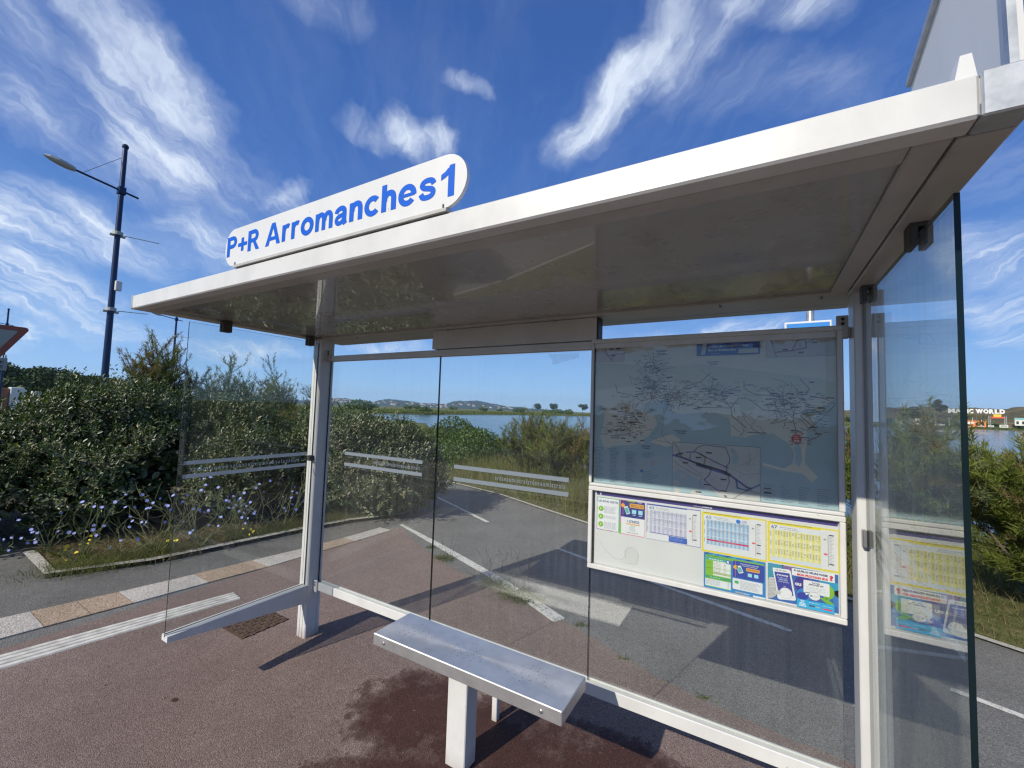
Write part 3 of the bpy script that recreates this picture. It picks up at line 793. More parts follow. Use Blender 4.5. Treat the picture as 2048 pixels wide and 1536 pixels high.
m = MB(); m.add([(3.128, RY0 + .01, H + FH), (3.155, RY0 + .01, H + FH), (3.150, RY0 + .012, H + FH + .043), (3.136, RY0 + .012, H + FH + .043),
                 (3.128, RY0 + .05, H + FH), (3.172, RY0 + .05, H + FH), (3.163, RY0 + .045, H + FH + .043), (3.136, RY0 + .045, H + FH + .043)],
                [(0, 1, 2, 3), (1, 5, 6, 2), (5, 4, 7, 6), (4, 0, 3, 7), (3, 2, 6, 7)], M_SIGN)
m.build('bracket', roof)
m = MB(); m.hull_box((1.045, .045, 2.076), (2.133, .12, H - .002), .003, M_BOXP); m.box((2.1335, .05, 2.072), (2.141, .115, H - .003), M_BLACK)
m.build('casing', shelter)
# rails
def rail(x0, x1, z0, z1):
    m = MB(); m.hull_box((x0, .057, z0), (x1, .078, z1), .003, M_WHITE); m.hull_box((x0, .0935, z0), (x1, .108, z1), .003, M_WHITE)
    m.box((x0, .0785, z0 + .002), (x1, .093, z0 + .012), M_SHADOWGAP)
    return m.build('rail', shelter)
rail(.001, 3.154, 2.031, 2.071); rail(.001, 3.154, .335, .393)
for x, z in ((.006, 2.03), (3.112, 2.03), (.006, .325), (3.118, .325)):
    m = MB(); s_ = 1 if x < 1 else 1
    m.hull_box((x - .004, .045, z), (x + .034, .0565, z + .085), .002, M_RIM if z > 1 else M_WHITE)
    for dz in (.052, .07): m.tube((x + .016, .045, z + dz), (x + .016, .040, z + dz), .006, M_SHADOWGAP if z > 1 else M_BOLT, n=8)
    m.build('rail_bracket', shelter)
m = MB(); m.hull_box((1.572, .062, .004), (1.604, .094, .334), .003, M_WHITE); m.build('rail_support', shelter)
# panes: thin slabs; wide faces are glass, the rims are dark green
def pane(lo, hi, thin, name='glass_pane', mat=M_GLASS):
    m = MB(); wide = {0: (3, 5), 1: (2, 4)}[thin]
    m.box(lo, hi, mat, wide)
    m.box(lo, hi, M_GEDGE, [i for i in range(6) if i not in wide])
    return m.build(name, shelter)
G1 = pane((.004, .081, .38), (1.084, .091, 2.045), 1)
G2 = pane((1.089, .081, .38), (2.107, .091, 2.045), 1)
G3 = pane((2.112, .081, .38), (3.118, .091, 2.045), 1)
GL = pane((-.040, -.848, .372), (-.030, -.004, 2.162), 0, 'side_pane')
GR = pane((3.181, -.872, .372), (3.191, -.004, 2.162), 0, 'side_pane', M_GLASSD)
GR['label'] = 'streaky weathered side pane that mirrors the timetables'
MARK = 'réseaumistralsréseaumistralsréseaumistrals'
def band(parent, pl, x0, x1, z_top, z_low, mirror, txt):
    m = MB()
    for za in (z_top, z_low):
        q = [pl(x0, za - .0115), pl(x1, za - .0115), pl(x1, za + .0115), pl(x0, za + .0115)]
        m.add(q, [(0, 1, 2, 3)], M_VINYL)
    m.build('safety_stripe', parent)
    m = MB(); text_fit(m, txt, x0 + (.30 if not mirror else .03), x1 - (.02 if not mirror else .06), z_low + .026, z_low + .053, pl, M_VINYL, bold=.006, mirror=mirror, spacing=1.25)
    m.build('lettering', parent)
py_ = .0805
band(G1, lambda u, v: (u, py_, v), .224, .976, 1.352, 1.273, False, 'réseaumistralsréseaumistrals')
band(G2, lambda u, v: (u, py_, v), 1.232, 1.986, 1.350, 1.275, False, 'sréseaumistralsréseaumistrals')
px_ = -.0295
# on the left pane u runs towards the post; the wording is on the outer side and reads mirrored from inside
band(GL, lambda u, v: (px_, u, v), -.824, -.050, 1.338, 1.259, True, 'mistralsréseaumistralsréseaumistr')
band(GR, lambda u, v: (3.1915, u, v), -.824, -.050, 1.338, 1.259, False, 'mistralsréseaumistralsréseaumistr')
m = MB()
res = [(1.850, 2.015), (2.026, 2.017), (2.030, 1.995), (2.00, 1.985), (1.985, 1.984), (1.96, 1.976), (1.93, 1.972), (1.91, 1.962), (1.88, 1.958), (1.872, 1.964), (1.875, 1.985), (1.862, 1.996)]
M_RESID, t_, o_ = mat_base('sticker_glue'); a_ = t_.new('ShaderNodeBsdfTransparent'); b_ = t_.new('ShaderNodeBsdfTranslucent'); b_.inputs[0].default_value = (.95, .97, 1, 1)
c_ = t_.new('ShaderNodeMixShader'); c_.inputs[0].default_value = .2; t_.l.new(a_.outputs[0], c_.inputs[1]); t_.l.new(b_.outputs[0], c_.inputs[2]); t_.l.new(c_.outputs[0], o_.inputs[0])
m.add([(x, .0803, z) for x, z in res], [tuple(range(len(res)))], M_RESID); m.build('sticker_remnant', G2)
# arms that carry the side panes
for x0, x1 in ((-.070, -.002), (3.158, 3.226)):
    m = MB(); m.extrude([(-.848, .350), (-.001, .257), (-.001, .382), (-.848, .382)], 0, x0, x1, M_WHITE)
    m.box((x0 + .02, -.84, .3825), (x0 + .024, -.002, .3855), M_BLACK)
    m.build('arm', shelter)
# glass clamps
def clamp(c, s, mat=M_DARKCLAMP):
    m = MB(); x, y, z = c; a, b, h = s
    m.hull_box((x - a / 2, y - b / 2, z - h / 2), (x - a / 2 + a * .36, y + b / 2, z + h / 2), .002, mat)
    m.hull_box((x + a / 2 - a * .36, y - b / 2, z - h / 2), (x + a / 2, y + b / 2, z + h / 2), .002, mat)
    m.hull_box((x - a / 2, y - b / 2 + .001, z + h / 2 - .004), (x + a / 2, y + b / 2 - .001, z + h / 2 + .02), .002, mat)
    return m.build('clamp', shelter)
clamp((-.035, -.65, 2.158), (.042, .055, .05)); clamp((-.035, -.075, 2.158), (.042, .05, .05))
clamp((3.186, -.635, 2.158), (.042, .055, .05)); clamp((3.186, -.075, 2.158), (.042, .05, .05))
m = MB(); m.hull_box((-.052, -.032, 1.283), (-.012, -.0005, 1.322), .003, M_DARKCLAMP); m.build('clamp', shelter)
m = MB(); m.hull_box((3.166, -.028, 1.255), (3.180, -.0005, 1.315), .003, M_BOLT); m.hull_box((3.192, -.028, 1.255), (3.203, -.0005, 1.315), .003, M_BOLT); m.build('clamp', shelter)

# ------------------------------------------------------------------ name sign on the roof
M_BLUE = flat('sign_blue', (.002, .10, .56), .55, spec=.2, var=.06)
sgn = thing('stop_name_sign', (1.49, -1.075, H + FH), 'white rounded stop name sign with bold blue words, on the roof edge', 'sign')
m = MB(); ys = -1.088; z0, z1 = 2.281, 2.441; r = (z1 - z0) / 2; cx0, cx1 = .843 + r * .85, 2.143 - r
pl = []
for i in range(17):
    th = -PI / 2 + PI * i / 16; pl.append((cx1 + r * math.cos(th), z0 + r + r * math.sin(th)))
for i in range(17):
    th = PI / 2 + PI * i / 16; pl.append((cx0 + r * .85 * math.cos(th), z0 + r + r * math.sin(th)))
m.extrude(pl, 1, ys, ys + .012, M_SIGN); m.build('sign_face', sgn)
m = MB(); yy = ys - .0008; plc = lambda u, v: (u, yy, v)
grotesk(m, 'P+R', .858, 1.108, 2.324, 2.410, plc, M_BLUE)
grotesk(m, 'Arromanches', 1.151, 2.030, 2.322, 2.411, plc, M_BLUE)
grotesk(m, '1', 2.046, 2.099, 2.312, 2.406, plc, M_BLUE)
m.build('lettering', sgn)
m = MB(); m.box((.92, ys - .004, z0 - .010), (2.075, ys + .03, z0 - .0005), M_RIM)
for x in (.93, 2.06): m.box((x, ys - .003, z0 - .0004), (x + .004, ys - .0002, z0 + .012), M_DARKCLAMP)
m.build('mount', sgn)
# ------------------------------------------------------------------ flag sign seen from behind
fl = thing('roof_flag_sign', (3.23, -.72, H + FH), 'blank white back of a metal edged flag sign standing on the roof corner', 'sign')
m = MB(); m.extrude([(-1.006, 2.272), (-.45, 2.272), (-.452, 2.675), (-.70, 2.735), (-.985, 2.82)], 0, 3.224, 3.236, M_SIGN); m.build('sign_panel', fl)
m = MB(); m.extrude([(-1.018, 2.285), (-1.002, 2.285), (-.978, 2.825), (-.996, 2.83)], 0, 3.212, 3.2235, M_GALV)
m.extrude([(-.45, 2.663), (-.444, 2.683), (-.70, 2.747), (-.985, 2.832), (-.985, 2.815), (-.70, 2.727)], 0, 3.214, 3.2235, M_GALV); m.build('edge_profile', fl)

# ------------------------------------------------------------------ bench
bench = thing('bench', (1.6, -.3, 0), 'narrow brushed steel bench seat on one white leg', 'bench')
m = MB(); bx0, bx1, by0, by1, bz = 1.161, 2.193, -.432, -.173, .561
m.hull_box((bx0, by0, bz - .057), (bx1, by1, bz), .0035, M_STEEL)
rr = np.random.RandomState(5)
for gx in (0, 1, 2):
    for i in range(12):
        for j in range(3):
            if rr.rand() < .12: continue
            x = bx0 + .07 + gx * .33 + (i % 6) * .037 + (j % 2) * .018; y = by0 + .075 + j * .05 + (i // 6) * .025
            if abs(x - (bx0 + .16 + gx * .33)) + abs(y - (by0 + .13)) * 1.4 < .14:
                m.tube((x, y, bz + .0002), (x, y, bz + .0006), .0020, M_SHADOWGAP, n=8)
seat = m.build('seat', bench)
m = MB()
for x in (bx0 + .075, bx1 - .088): m = MB(); m.ball((x, by0 - .001, bz - .030), .009, M_BOLT, sy=.5); m.build('rivet', seat)
m = MB(); m.hull_box((1.541, -.298, .004), (1.654, -.205, bz - .058), .004, M_WHITE); m.build('leg', bench)

# ================================================================== DISPLAY BOARD
board = thing('display_board', (2.62, .06, .94), 'white framed display board with a bus network map above a row of timetables', 'notice board')
YB = .066
BX0, BX1 = 2.108, 3.129
m = MB(); m.box((BX0 + .006, YB + .002, .955), (BX1 - .006, YB + .0145, 2.070), M_BOXP); m.build('back_panel', board)
M_FRAME = M_WHITE
def bar(name, lo, hi):
    m = MB(); m.hull_box(lo, hi, .004, M_FRAME); return m
m = MB(); m.hull_box((BX0, .044, 2.058), (BX1, .065, 2.077), .003, M_FRAME); m.hull_box((BX0, .044, 1.3205), (BX1, .065, 1.3415), .003, M_FRAME); m.hull_box((BX0 + .002, .046, 1.3430), (BX1 - .002, .065, 1.3575), .003, M_FRAME)
m.hull_box((BX0, .044, .942), (BX1, .065, .964), .003, M_FRAME)
m.hull_box((BX0, .0445, .9645), (BX0 + .020, .0655, 1.320), .003, M_FRAME); m.hull_box((BX1 - .020, .0445, .9645), (BX1, .0655, 1.320), .003, M_FRAME)
m.hull_box((BX0, .0445, 1.3580), (BX0 + .014, .0655, 2.0575), .003, M_FRAME); m.hull_box((BX1 - .020, .0445, 1.3580), (BX1, .0655, 2.0575), .003, M_FRAME)
m.build('frame', board)
m = MB(); m.box((BX0 + .0201, .057, .9645), (BX0 + .026, .0655, 1.3135), M_SHADOWGAP); pass
m.box((BX0 + .0141, .057, 1.357), (BX0 + .0175, .0655, 2.057), M_SHADOWGAP); m.box((BX0 + .0175, .057, 2.0555), (BX1 - .0201, .0655, 2.0578), M_SHADOWGAP)
m.build('seal', board)

class Sheet:
    """a printed sheet: flat inks laid over one another"""
    def __init__(s, y=YB, zm=None): s.mb = MB(); s.y = y; s.L = 0; s.zm = zm
    def pl(s, L=None):
        y = s.y - .0002 - .00028 * (s.L if L is None else L)
        zm = s.zm
        return (lambda u, v: (u, y, v)) if zm is None else (lambda u, v: (u, y, zm(v)))
    def poly(s, pts, col, L=None):
        p = s.pl(L); a = 0
        for i in range(len(pts)):
            x0, z0 = pts[i]; x1, z1 = pts[(i + 1) % len(pts)]; a += x0 * z1 - x1 * z0
        if a < 0: pts = pts[::-1]
        s.mb.add([p(*q) for q in pts], [tuple(range(len(pts)))], ink(col))
    def rect(s, x0, z0, x1, z1, col, L=None): s.poly([(x0, z0), (x1, z0), (x1, z1), (x0, z1)], col, L)
    def rrect(s, x0, z0, x1, z1, r, col, L=None, tilt=0.0):
        pts = []
        for cx, cz, a in ((x1 - r, z1 - r, 0), (x0 + r, z1 - r, 90), (x0 + r, z0 + r, 180), (x1 - r, z0 + r, 270)):
            for k in range(5):
                th = D2R(a + k * 22.5); pts.append((cx + r * math.cos(th), cz + r * math.sin(th)))
        if tilt:
            mx, mz = (x0 + x1) / 2, (z0 + z1) / 2; c, s_ = math.cos(tilt), math.sin(tilt)
            pts = [(mx + (x - mx) * c - (z - mz) * s_, mz + (x - mx) * s_ + (z - mz) * c) for x, z in pts]
        s.poly(pts, col, L)
    def disc(s, x, z, r, col, L=None, rz=None, n=20):
        rz = rz or r; s.poly([(x + r * math.cos(2 * PI * k / n), z + rz * math.sin(2 * PI * k / n)) for k in range(n)], col, L)
    def line(s, pts, wd, col, L=None):
        p = s.pl(L); mt = ink(col)
        for i in range(len(pts) - 1):
            (x0, z0), (x1, z1) = pts[i], pts[i + 1]; d = math.hypot(x1 - x0, z1 - z0) or 1e-6
            ex, ez = (x1 - x0) / d * wd * .3, (z1 - z0) / d * wd * .3
            nx, nz = -(z1 - z0) / d * wd / 2, (x1 - x0) / d * wd / 2
            s.mb.add([p(x0 - ex - nx, z0 - ez - nz), p(x1 + ex - nx, z1 + ez - nz), p(x1 + ex + nx, z1 + ez + nz), p(x0 - ex + nx, z0 - ez + nz)], [(0, 1, 2, 3)], mt)
    def text(s, body, x0, x1, z0, z1, col, L=None, **k): text_fit(s.mb, body, x0, x1, z0, z1, s.pl(L), ink(col), **k)
    def tline(s, x0, x1, z, h, col, L=None, rs=random):
        """a line of tiny print: short dashes the length of words"""
        x = x0
        while x < x1 - .002:
            w_ = min(rs.uniform(.004, .012), x1 - x); s.rect(x, z, x + w_ * .85, z + h, col, L); x += w_ + .0012
    def build(s, name, parent=board, label=None):
        o = s.mb.build(name, parent)
        if label: o['label'] = label
        return o
DK = (.03, .03, .07); NAVY = (.02, .035, .22); PURP = (.045, .03, .22); WHT = (.80, .81, .82); YEL = (.80, .66, .03); GRN = (.22, .50, .03); LBL = (.02, .33, .68)
ORG = (.85, .40, .06); REDI = (.62, .02, .05)
# lower backing paper, stained
s = Sheet(); s.rect(2.134, .966, 3.109, 1.320, (.70, .70, .69), 0)
s.rect(2.145, 1.2985, 3.106, 1.320, PURP, 1); s.poly([(2.161, 1.300), (2.167, 1.300), (2.170, 1.3160), (2.164, 1.3160)], WHT, 2)
s.text('réseau', 2.591, 2.628, 1.3028, 1.3108, (.62, .62, .75), 2, bold=-.005, ref='ré'); s.text('mistral', 2.629, 2.667, 1.3028, 1.3108, WHT, 2, bold=.03, ref='ré')
ring = [(2.165, 1.075), (2.185, 1.045), (2.215, 1.020), (2.245, 1.005), (2.275, 1.008), (2.290, 1.022), (2.290, 1.05), (2.303, 1.068), (2.325, 1.075), (2.345, 1.064), (2.354, 1.04), (2.35, 1.015), (2.343, .998), (2.325, .997), (2.31, .996), (2.29, .995), (2.27, .999)]
s.line(ring, .0022, (.54, .53, .51), 1); s.poly([(2.29, 1.0), (2.34, 1.0), (2.35, 1.02), (2.352, 1.045), (2.342, 1.062), (2.322, 1.072), (2.30, 1.064), (2.29, 1.045)], (.655, .65, .635), 1)
s.build('backing_sheet')
def textblock(s, x0, x1, ztop, n, step, col=(.25, .25, .38), L=3, h=.0016):
    for i in range(n): s.tline(x0, x1 - random.random() * (x1 - x0) * .25, ztop - i * step, h, col, L)
# poster 1: les bons gestes / + d'infos
s = Sheet(); s.rect(2.147, 1.131, 2.262, 1.289, (.12, .42, .25), 1)
for i, c in enumerate([(.05, .25, .6), (.7, .1, .3), GRN, (.5, .1, .1), (.1, .1, .3), (.75, .35, .4), (.2, .5, .1)]):
    s.rect(2.147 + i * .0164, 1.131, 2.147 + (i + 1) * .0164, 1.134, c, 2); s.rect(2.147, 1.134 + i * .0218, 2.149, 1.134 + (i + 1) * .0218, (c[2], c[0], c[1]), 2)
s.rect(2.1495, 1.134, 2.256, 1.286, WHT, 2); s.text('LES BONS GESTES', 2.154, 2.252, 1.266, 1.276, NAVY, 3, bold=.02)
for z in (1.234, 1.196, 1.158):
    s.disc(2.168, z, .013, GRN, 3); s.poly([(2.164, z - .005), (2.172, z), (2.164, z + .005)], (.75, .85, .6), 4)
for z, n in ((1.245, 7), (1.200, 3), (1.170, 7)): textblock(s, 2.184, 2.250, z, n, .0048)
s.rect(2.262, 1.128, 2.381, 1.290, (.75, .2, .3), 1); s.rect(2.262, 1.128, 2.269, 1.18, GRN, 2); s.rect(2.262, 1.19, 2.266, 1.25, (.45, .3, .75), 2); s.rect(2.266, 1.2105, 2.3795, 1.288, NAVY, 2)
s.rect(2.30, 1.284, 2.335, 1.289, GRN, 3); s.rect(2.345, 1.2835, 2.365, 1.288, (.3, .5, .8), 3); s.rect(2.269, 1.131, 2.3795, 1.2105, WHT, 2)
s.line([(2.277, 1.212), (2.277, 1.288)], .0016, (.8, .1, .2), 3); s.disc(2.277, 1.264, .0095, ORG, 4)
s.rrect(2.287, 1.225, 2.306, 1.262, .003, WHT, 4, tilt=.38); s.rrect(2.289, 1.229, 2.304, 1.256, .001, (.1, .45, .45), 5, tilt=.38)
s.rrect(2.309, 1.258, 2.375, 1.278, .003, ORG, 4); s.text("LE MISTRAL A PORTÉE", 2.313, 2.371, 1.269, 1.2745, DK, 5, bold=.03); s.text('TÉLÉCHARGEZ L\'APPLI', 2.313, 2.371, 1.2615, 1.267, DK, 5, bold=.03)
for x in (2.320, 2.350): s.rect(x, 1.230, x + .020, 1.249, (.35, .70, .85), 4); s.rect(x + .003, 1.223, x + .017, 1.2255, (.7, .7, .8), 4)
s.text("+ D'INFOS", 2.297, 2.355, 1.186, 1.199, NAVY, 4, bold=.02); s.rect(2.292, 1.178, 2.356, 1.1825, ORG, 4)
s.text('MISTRAL', 2.314, 2.339, 1.171, 1.1745, GRN, 4, bold=.03); textblock(s, 2.309, 2.340, 1.165, 4, .0052)
s.text('04 94 03 87 03', 2.297, 2.350, 1.137, 1.143, (.3, .3, .3), 4, bold=.01)
s.build('poster', label='green and navy notice reading LES BONS GESTES')
def timetable(x0, x1, z0, z1, num, ncol, border, cell, grid, side, numcol, redbar=False, name_l=''):
    s = Sheet(); s.rect(x0, z0, x1, z1, border, 1)
    b = .0075 if border == YEL else .002
    top = z1 - (.011 if border == YEL else .006)
    s.rect(x0 + b, z0 + b, side - .001, top, (.72, .74, .76), 2); s.rect(side - .001, z0 + b, x1 - b * .6, z1 - b * .5 - .002, (.74, .74, .75), 3)
    s.rect(x0 + b, z1 - .0045 if border == YEL else z1 - .004, side - .03, z1 - .002, (.35, .33, .1) if border == YEL else (.05, .07, .35), 4)
    gx0, gx1, gz0, gz1 = grid
    s.text(num, gx0 - .002, gx0 + .018, gz1 + .004, gz1 + .0165, numcol, 5, bold=.005)
    s.tline(gx0 + .028, gx0 + .085, gz1 + .011, .0022, (.3, .3, .33), 4); s.tline(gx0 + .04, gx0 + .09, gz1 + .0045, .002, (.4, .4, .42), 4)
    wd = (gx1 - gx0) / ncol; lite = tuple(.5 * a + .40 for a in cell)
    s.rect(gx0, gz0, gx1, gz1, lite, 3)
    for i in range(ncol):
        if i % 2 == 0: s.rect(gx0 + i * wd, gz0, gx0 + (i + 1) * wd, gz1, cell, 4)
    n3 = 3; hh = (gz1 - gz0) / n3
    for r in range(n3):
        if r: s.rect(gx0, gz1 - r * hh, gx1, gz1 - r * hh + .0016, (.78, .79, .8), 5)
        s.rect(x0 + b + .002, gz1 - r * hh - hh * .75, x0 + b + .0045, gz1 - r * hh - hh * .2, (.4, .4, .4), 5)
        for i in range(ncol):
            if (r == 2 and (i * 7) % 5 < 3 and not num == '67') or i == 0: continue
            for q in range(int(hh / .0042) - 3 if num == '67' else 3):
                if random.random() < .12: continue
                s.rect(gx0 + i * wd + wd * .2, gz1 - r * hh - .006 - q * .0042, gx0 + i * wd + wd * .78, gz1 - r * hh - .0042 - q * .0042, (.25, .27, .3), 5)
    if redbar: s.rect(gx0 + .001, gz0 + .016, gx1 - .001, gz0 + .0225, (.55, .03, .12), 6); s.tline(gx0 + .045, gx1 - .045, gz0 + .0185, .0018, (.7, .35, .4), 7)
    # stops down the side
    sx = side + (x1 - side) * .38; s.line([(sx, z0 + .02), (sx, z1 - .025)], .0012, (.1, .1, .1), 5)
    n = 22
    for i in range(n):
        z = z1 - .026 - i * (z1 - z0 - .048) / n
        bold = i in (0, n - 1) or (redbar and i == 15)
        s.rect(sx + .003, z, sx + .003 + (.015 if bold else random.uniform(.008, .016)), z + (.004 if bold else .0014), (.04, .04, .04) if bold else (.42, .42, .42), 5)
    s.disc(sx - .008, z0 + (z1 - z0) * .40, .0065, (.75, .12, .14), 5, rz=.0038); s.rect(sx - .014, z1 - .045, sx - .006, z1 - .040, (.3, .3, .3), 5)
    return s
s = timetable(2.389, 2.621, 1.127, 1.289, '63', 17, (.05, .08, .42), (.50, .50, .66), (2.403, 2.563, 1.160, 1.262), 2.567, (.10, .14, .40))
s.rect(2.3895, 1.1285, 2.566, 1.157, (.76, .77, .78), 5); s.rect(2.402, 1.158, 2.563, 1.1605, (.06, .10, .45), 6); s.rect(2.488, 1.131, 2.566, 1.156, (.04, .12, .50), 6); textblock(s, 2.492, 2.555, 1.150, 3, .005, (.25, .35, .7), 7)
s.build('timetable', label='white and blue timetable numbered 63')
s = timetable(2.626, 2.871, 1.116, 1.287, '65', 21, YEL, (.28, .46, .66), (2.646, 2.807, 1.150, 1.2555), 2.809, (.05, .18, .50), True)
s.disc(2.768, 1.264, .0085, (.02, .18, .62), 6); textblock(s, 2.782, 2.804, 1.268, 3, .0045, (.25, .3, .5), 6)
s.build('timetable', label='yellow bordered timetable numbered 65 with blue columns')
s = timetable(2.875, 3.1095, 1.122, 1.285, '67', 17, YEL, (.76, .70, .18), (2.890, 3.052, 1.146, 1.254), 3.054, (.03, .05, .15))
s.rect(2.8835, 1.130, 3.053, 1.1455, (.66, .70, .74), 3); s.build('timetable', label='yellow bordered timetable numbered 67 with yellow columns')
# green fare notice
s = Sheet(); s.rect(2.635, .965, 2.867, 1.1145, (.02, .22, .55), 1)
for k in range(9): s.poly([(2.637 + k * .026, 1.108), (2.652 + k * .026, 1.114), (2.66 + k * .026, 1.114), (2.648 + k * .026, 1.106)], [(.01, .05, .2), (.05, .45, .4), (.02, .25, .6)][k % 3], 2)
s.rrect(2.642, 1.095, 2.862, 1.106, .004, (.18, .45, .06), 3); s.tline(2.648, 2.70, 1.1005, .0028, (.05, .2, .1), 4)
s.rect(2.641, .972, 2.741, 1.0935, GRN, 2); s.rrect(2.643, 1.085, 2.735, 1.0925, .002, (.03, .42, .40), 3); s.tline(2.656, 2.71, 1.087, .0028, (.8, .9, .85), 4)
s.rect(2.672, 1.022, 2.739, 1.083, (.78, .80, .76), 3); s.rect(2.672, 1.028, 2.739, 1.038, (.45, .52, .25), 4); s.rect(2.672, 1.050, 2.739, 1.056, (.6, .68, .5), 4)
for i in range(9): s.tline(2.674, 2.703, 1.078 - i * .0062, .0018, (.3, .33, .3), 5); s.tline(2.713, 2.724, 1.078 - i * .0062, .0018, (.3, .33, .3), 5)
for z in (1.072, 1.049): s.tline(2.645, 2.668, z, .0022, (.08, .2, .02), 4)
s.rrect(2.640, 1.008, 2.741, 1.018, .002, (.05, .35, .15), 4); s.tline(2.66, 2.70, 1.0115, .002, (.6, .8, .6), 5); s.rect(2.641, .975, 2.740, 1.004, (.74, .77, .78), 4)
for i in range(5): s.tline(2.644, 2.70, .999 - i * .0046, .0016, (.3, .33, .4), 5); s.tline(2.728, 2.735, .999 - i * .0046, .0016, (.3, .33, .4), 5)
s.rect(2.722, 1.080, 2.742, 1.095, (.05, .15, .45), 6); s.rect(2.725, 1.083, 2.733, 1.092, (.7, .75, .8), 7)
s.rrect(2.748, 1.032, 2.862, 1.100, .005, (.02, .06, .36), 5); s.text('TOUTES LES INFOS SUR VOTRE', 2.775, 2.842, 1.0895, 1.0935, WHT, 6, bold=.02); s.text('MOBILE EN TEMPS RÉEL', 2.782, 2.838, 1.083, 1.087, WHT, 6, bold=.02)
s.line([(2.758, 1.034), (2.758, 1.098)], .0015, (.8, .1, .2), 6); s.disc(2.758, 1.074, .0085, ORG, 7); s.rrect(2.765, 1.052, 2.783, 1.082, .003, WHT, 7, tilt=.38); s.rrect(2.767, 1.056, 2.781, 1.076, .001, (.1, .45, .45), 8, tilt=.38)
s.rrect(2.797, 1.066, 2.846, 1.079, .003, ORG, 7); s.text('LE MISTRAL DANS LA POCHE', 2.800, 2.843, 1.0705, 1.075, DK, 8, bold=.03)
for x in (2.803, 2.826): s.rect(x, 1.044, x + .015, 1.058, (.35, .70, .85), 7)
s.rrect(2.747, .983, 2.856, 1.028, .004, (.76, .78, .80), 6); s.disc(2.762, 1.013, .0085, (.06, .45, .12), 7, rz=.0065); textblock(s, 2.776, 2.852, 1.018, 7, .0048, (.32, .34, .4), 7)
s.rect(2.757, .969, 2.785, .975, (.35, .38, .4), 6); s.text('RÉGION', 2.787, 2.808, .969, .975, WHT, 6, bold=.03); s.rect(2.822, .966, 2.866, .973, (.7, .75, .8), 6)
s.build('poster', label='green and blue fare notice under timetable 65')
# phone poster
s = Sheet(); s.rect(2.875, .973, 3.1055, 1.1165, (.03, .13, .42), 1)
s.poly([(2.875, 1.05), (2.875, 1.1165), (2.93, 1.1165), (2.90, 1.07)], (.04, .30, .42), 2); s.poly([(2.92, 1.1165), (2.96, 1.1165), (2.965, 1.09), (2.95, 1.08)], (.22, .12, .32), 2)
s.poly([(3.04, 1.085), (3.1055, 1.085), (3.1055, 1.03)], (.02, .33, .55), 2); s.poly([(3.085, 1.05), (3.1055, 1.06), (3.1055, .99), (3.09, 1.0)], (.03, .20, .52), 2)
s.disc(2.995, 1.055, .030, (.05, .03, .28), 2, rz=.034); s.disc(3.0, 1.02, .026, (.02, .22, .60), 3, rz=.022); s.disc(2.992, 1.012, .018, (.02, .04, .36), 4, rz=.014)
s.disc(3.072, 1.045, .021, GRN, 3, rz=.027); s.poly([(3.045, 1.018), (3.07, 1.022), (3.092, 1.002), (3.092, .98), (3.07, 1.0)], (.18, .46, .05), 3); s.disc(3.066, 1.052, .010, (.03, .25, .5), 4, rz=.014)
ph = [(2.891, 1.099), (2.895, 1.101), (2.947, 1.103), (2.953, 1.099), (2.970, .992), (2.966, .987), (2.915, .980), (2.908, .984)]
s.poly(ph, WHT, 4); s.poly([(2.897, 1.086), (2.949, 1.089), (2.962, 1.004), (2.912, 1.000)], (.04, .05, .34), 5)
s.text('PAR QR CODE', 2.902, 2.938, 1.0915, 1.0965, DK, 5, bold=.02)
s.text('JE SCANNE', 2.905, 2.944, 1.072, 1.079, WHT, 6, bold=.05)
for t_, z, a, b in (('le QR code', 1.0645, 2.909, 2.942), ('avec mon', 1.057, 2.913, 2.942), ('smartphone', 1.0495, 2.910, 2.947)): s.text(t_, a, b, z - .0015, z + .0045, (.6, .68, .85), 6, bold=.005)
s.line([(2.929, 1.036), (2.932, 1.033), (2.935, 1.036)], .0012, WHT, 6)
s.disc(2.936, 1.009, .0215, (.55, .55, .6), 6); s.disc(2.936, 1.009, .0205, WHT, 7)
# the hand that holds the phone
SK = (.50, .49, .48); SK2 = (.36, .35, .35)
s.poly([(2.8755, 1.052), (2.884, 1.056), (2.893, 1.052), (2.897, 1.036), (2.902, 1.018), (2.905, .996), (2.896, .985), (2.886, .979), (2.8755, .976)], SK, 6)
for k in range(4):
    a = 1.056 - k * .0105; s.rrect(2.878 + k * .001, a - .004, 2.900 + k * .0015, a + .005, .0044, (.60, .59, .58), 7, tilt=.18); s.line([(2.880, a - .0045), (2.899 + k * .001, a - .002)], .0008, SK2, 8)
s.rrect(2.893, 1.0, 2.922, 1.012, .0055, (.58, .57, .56), 8, tilt=.42); s.line([(2.8755, .990), (2.89, .996), (2.899, 1.0)], .0010, SK2, 8)
s.poly([(2.957, 1.085), (2.957, 1.1125), (3.0945, 1.1175), (3.0945, 1.084), ], WHT, 5)
s.text('À QUELLE HEURE PASSE', 2.963, 3.073, 1.1005, 1.1115, (.03, .03, .14), 6, bold=.05); s.text('MON PROCHAIN BUS', 2.974, 3.073, 1.087, 1.0965, (.70, .02, .05), 6, bold=.06); s.text('?', 3.077, 3.090, 1.089, 1.1095, (.70, .02, .05), 6, bold=.07)
s.text('OU', 2.967, 2.988, 1.048, 1.059, WHT, 6, bold=.08)
s.rrect(2.995, 1.0275, 3.078, 1.076, .004, WHT, 6); s.poly([(3.0, 1.03), (3.002, 1.018), (3.02, 1.03)], WHT, 6)
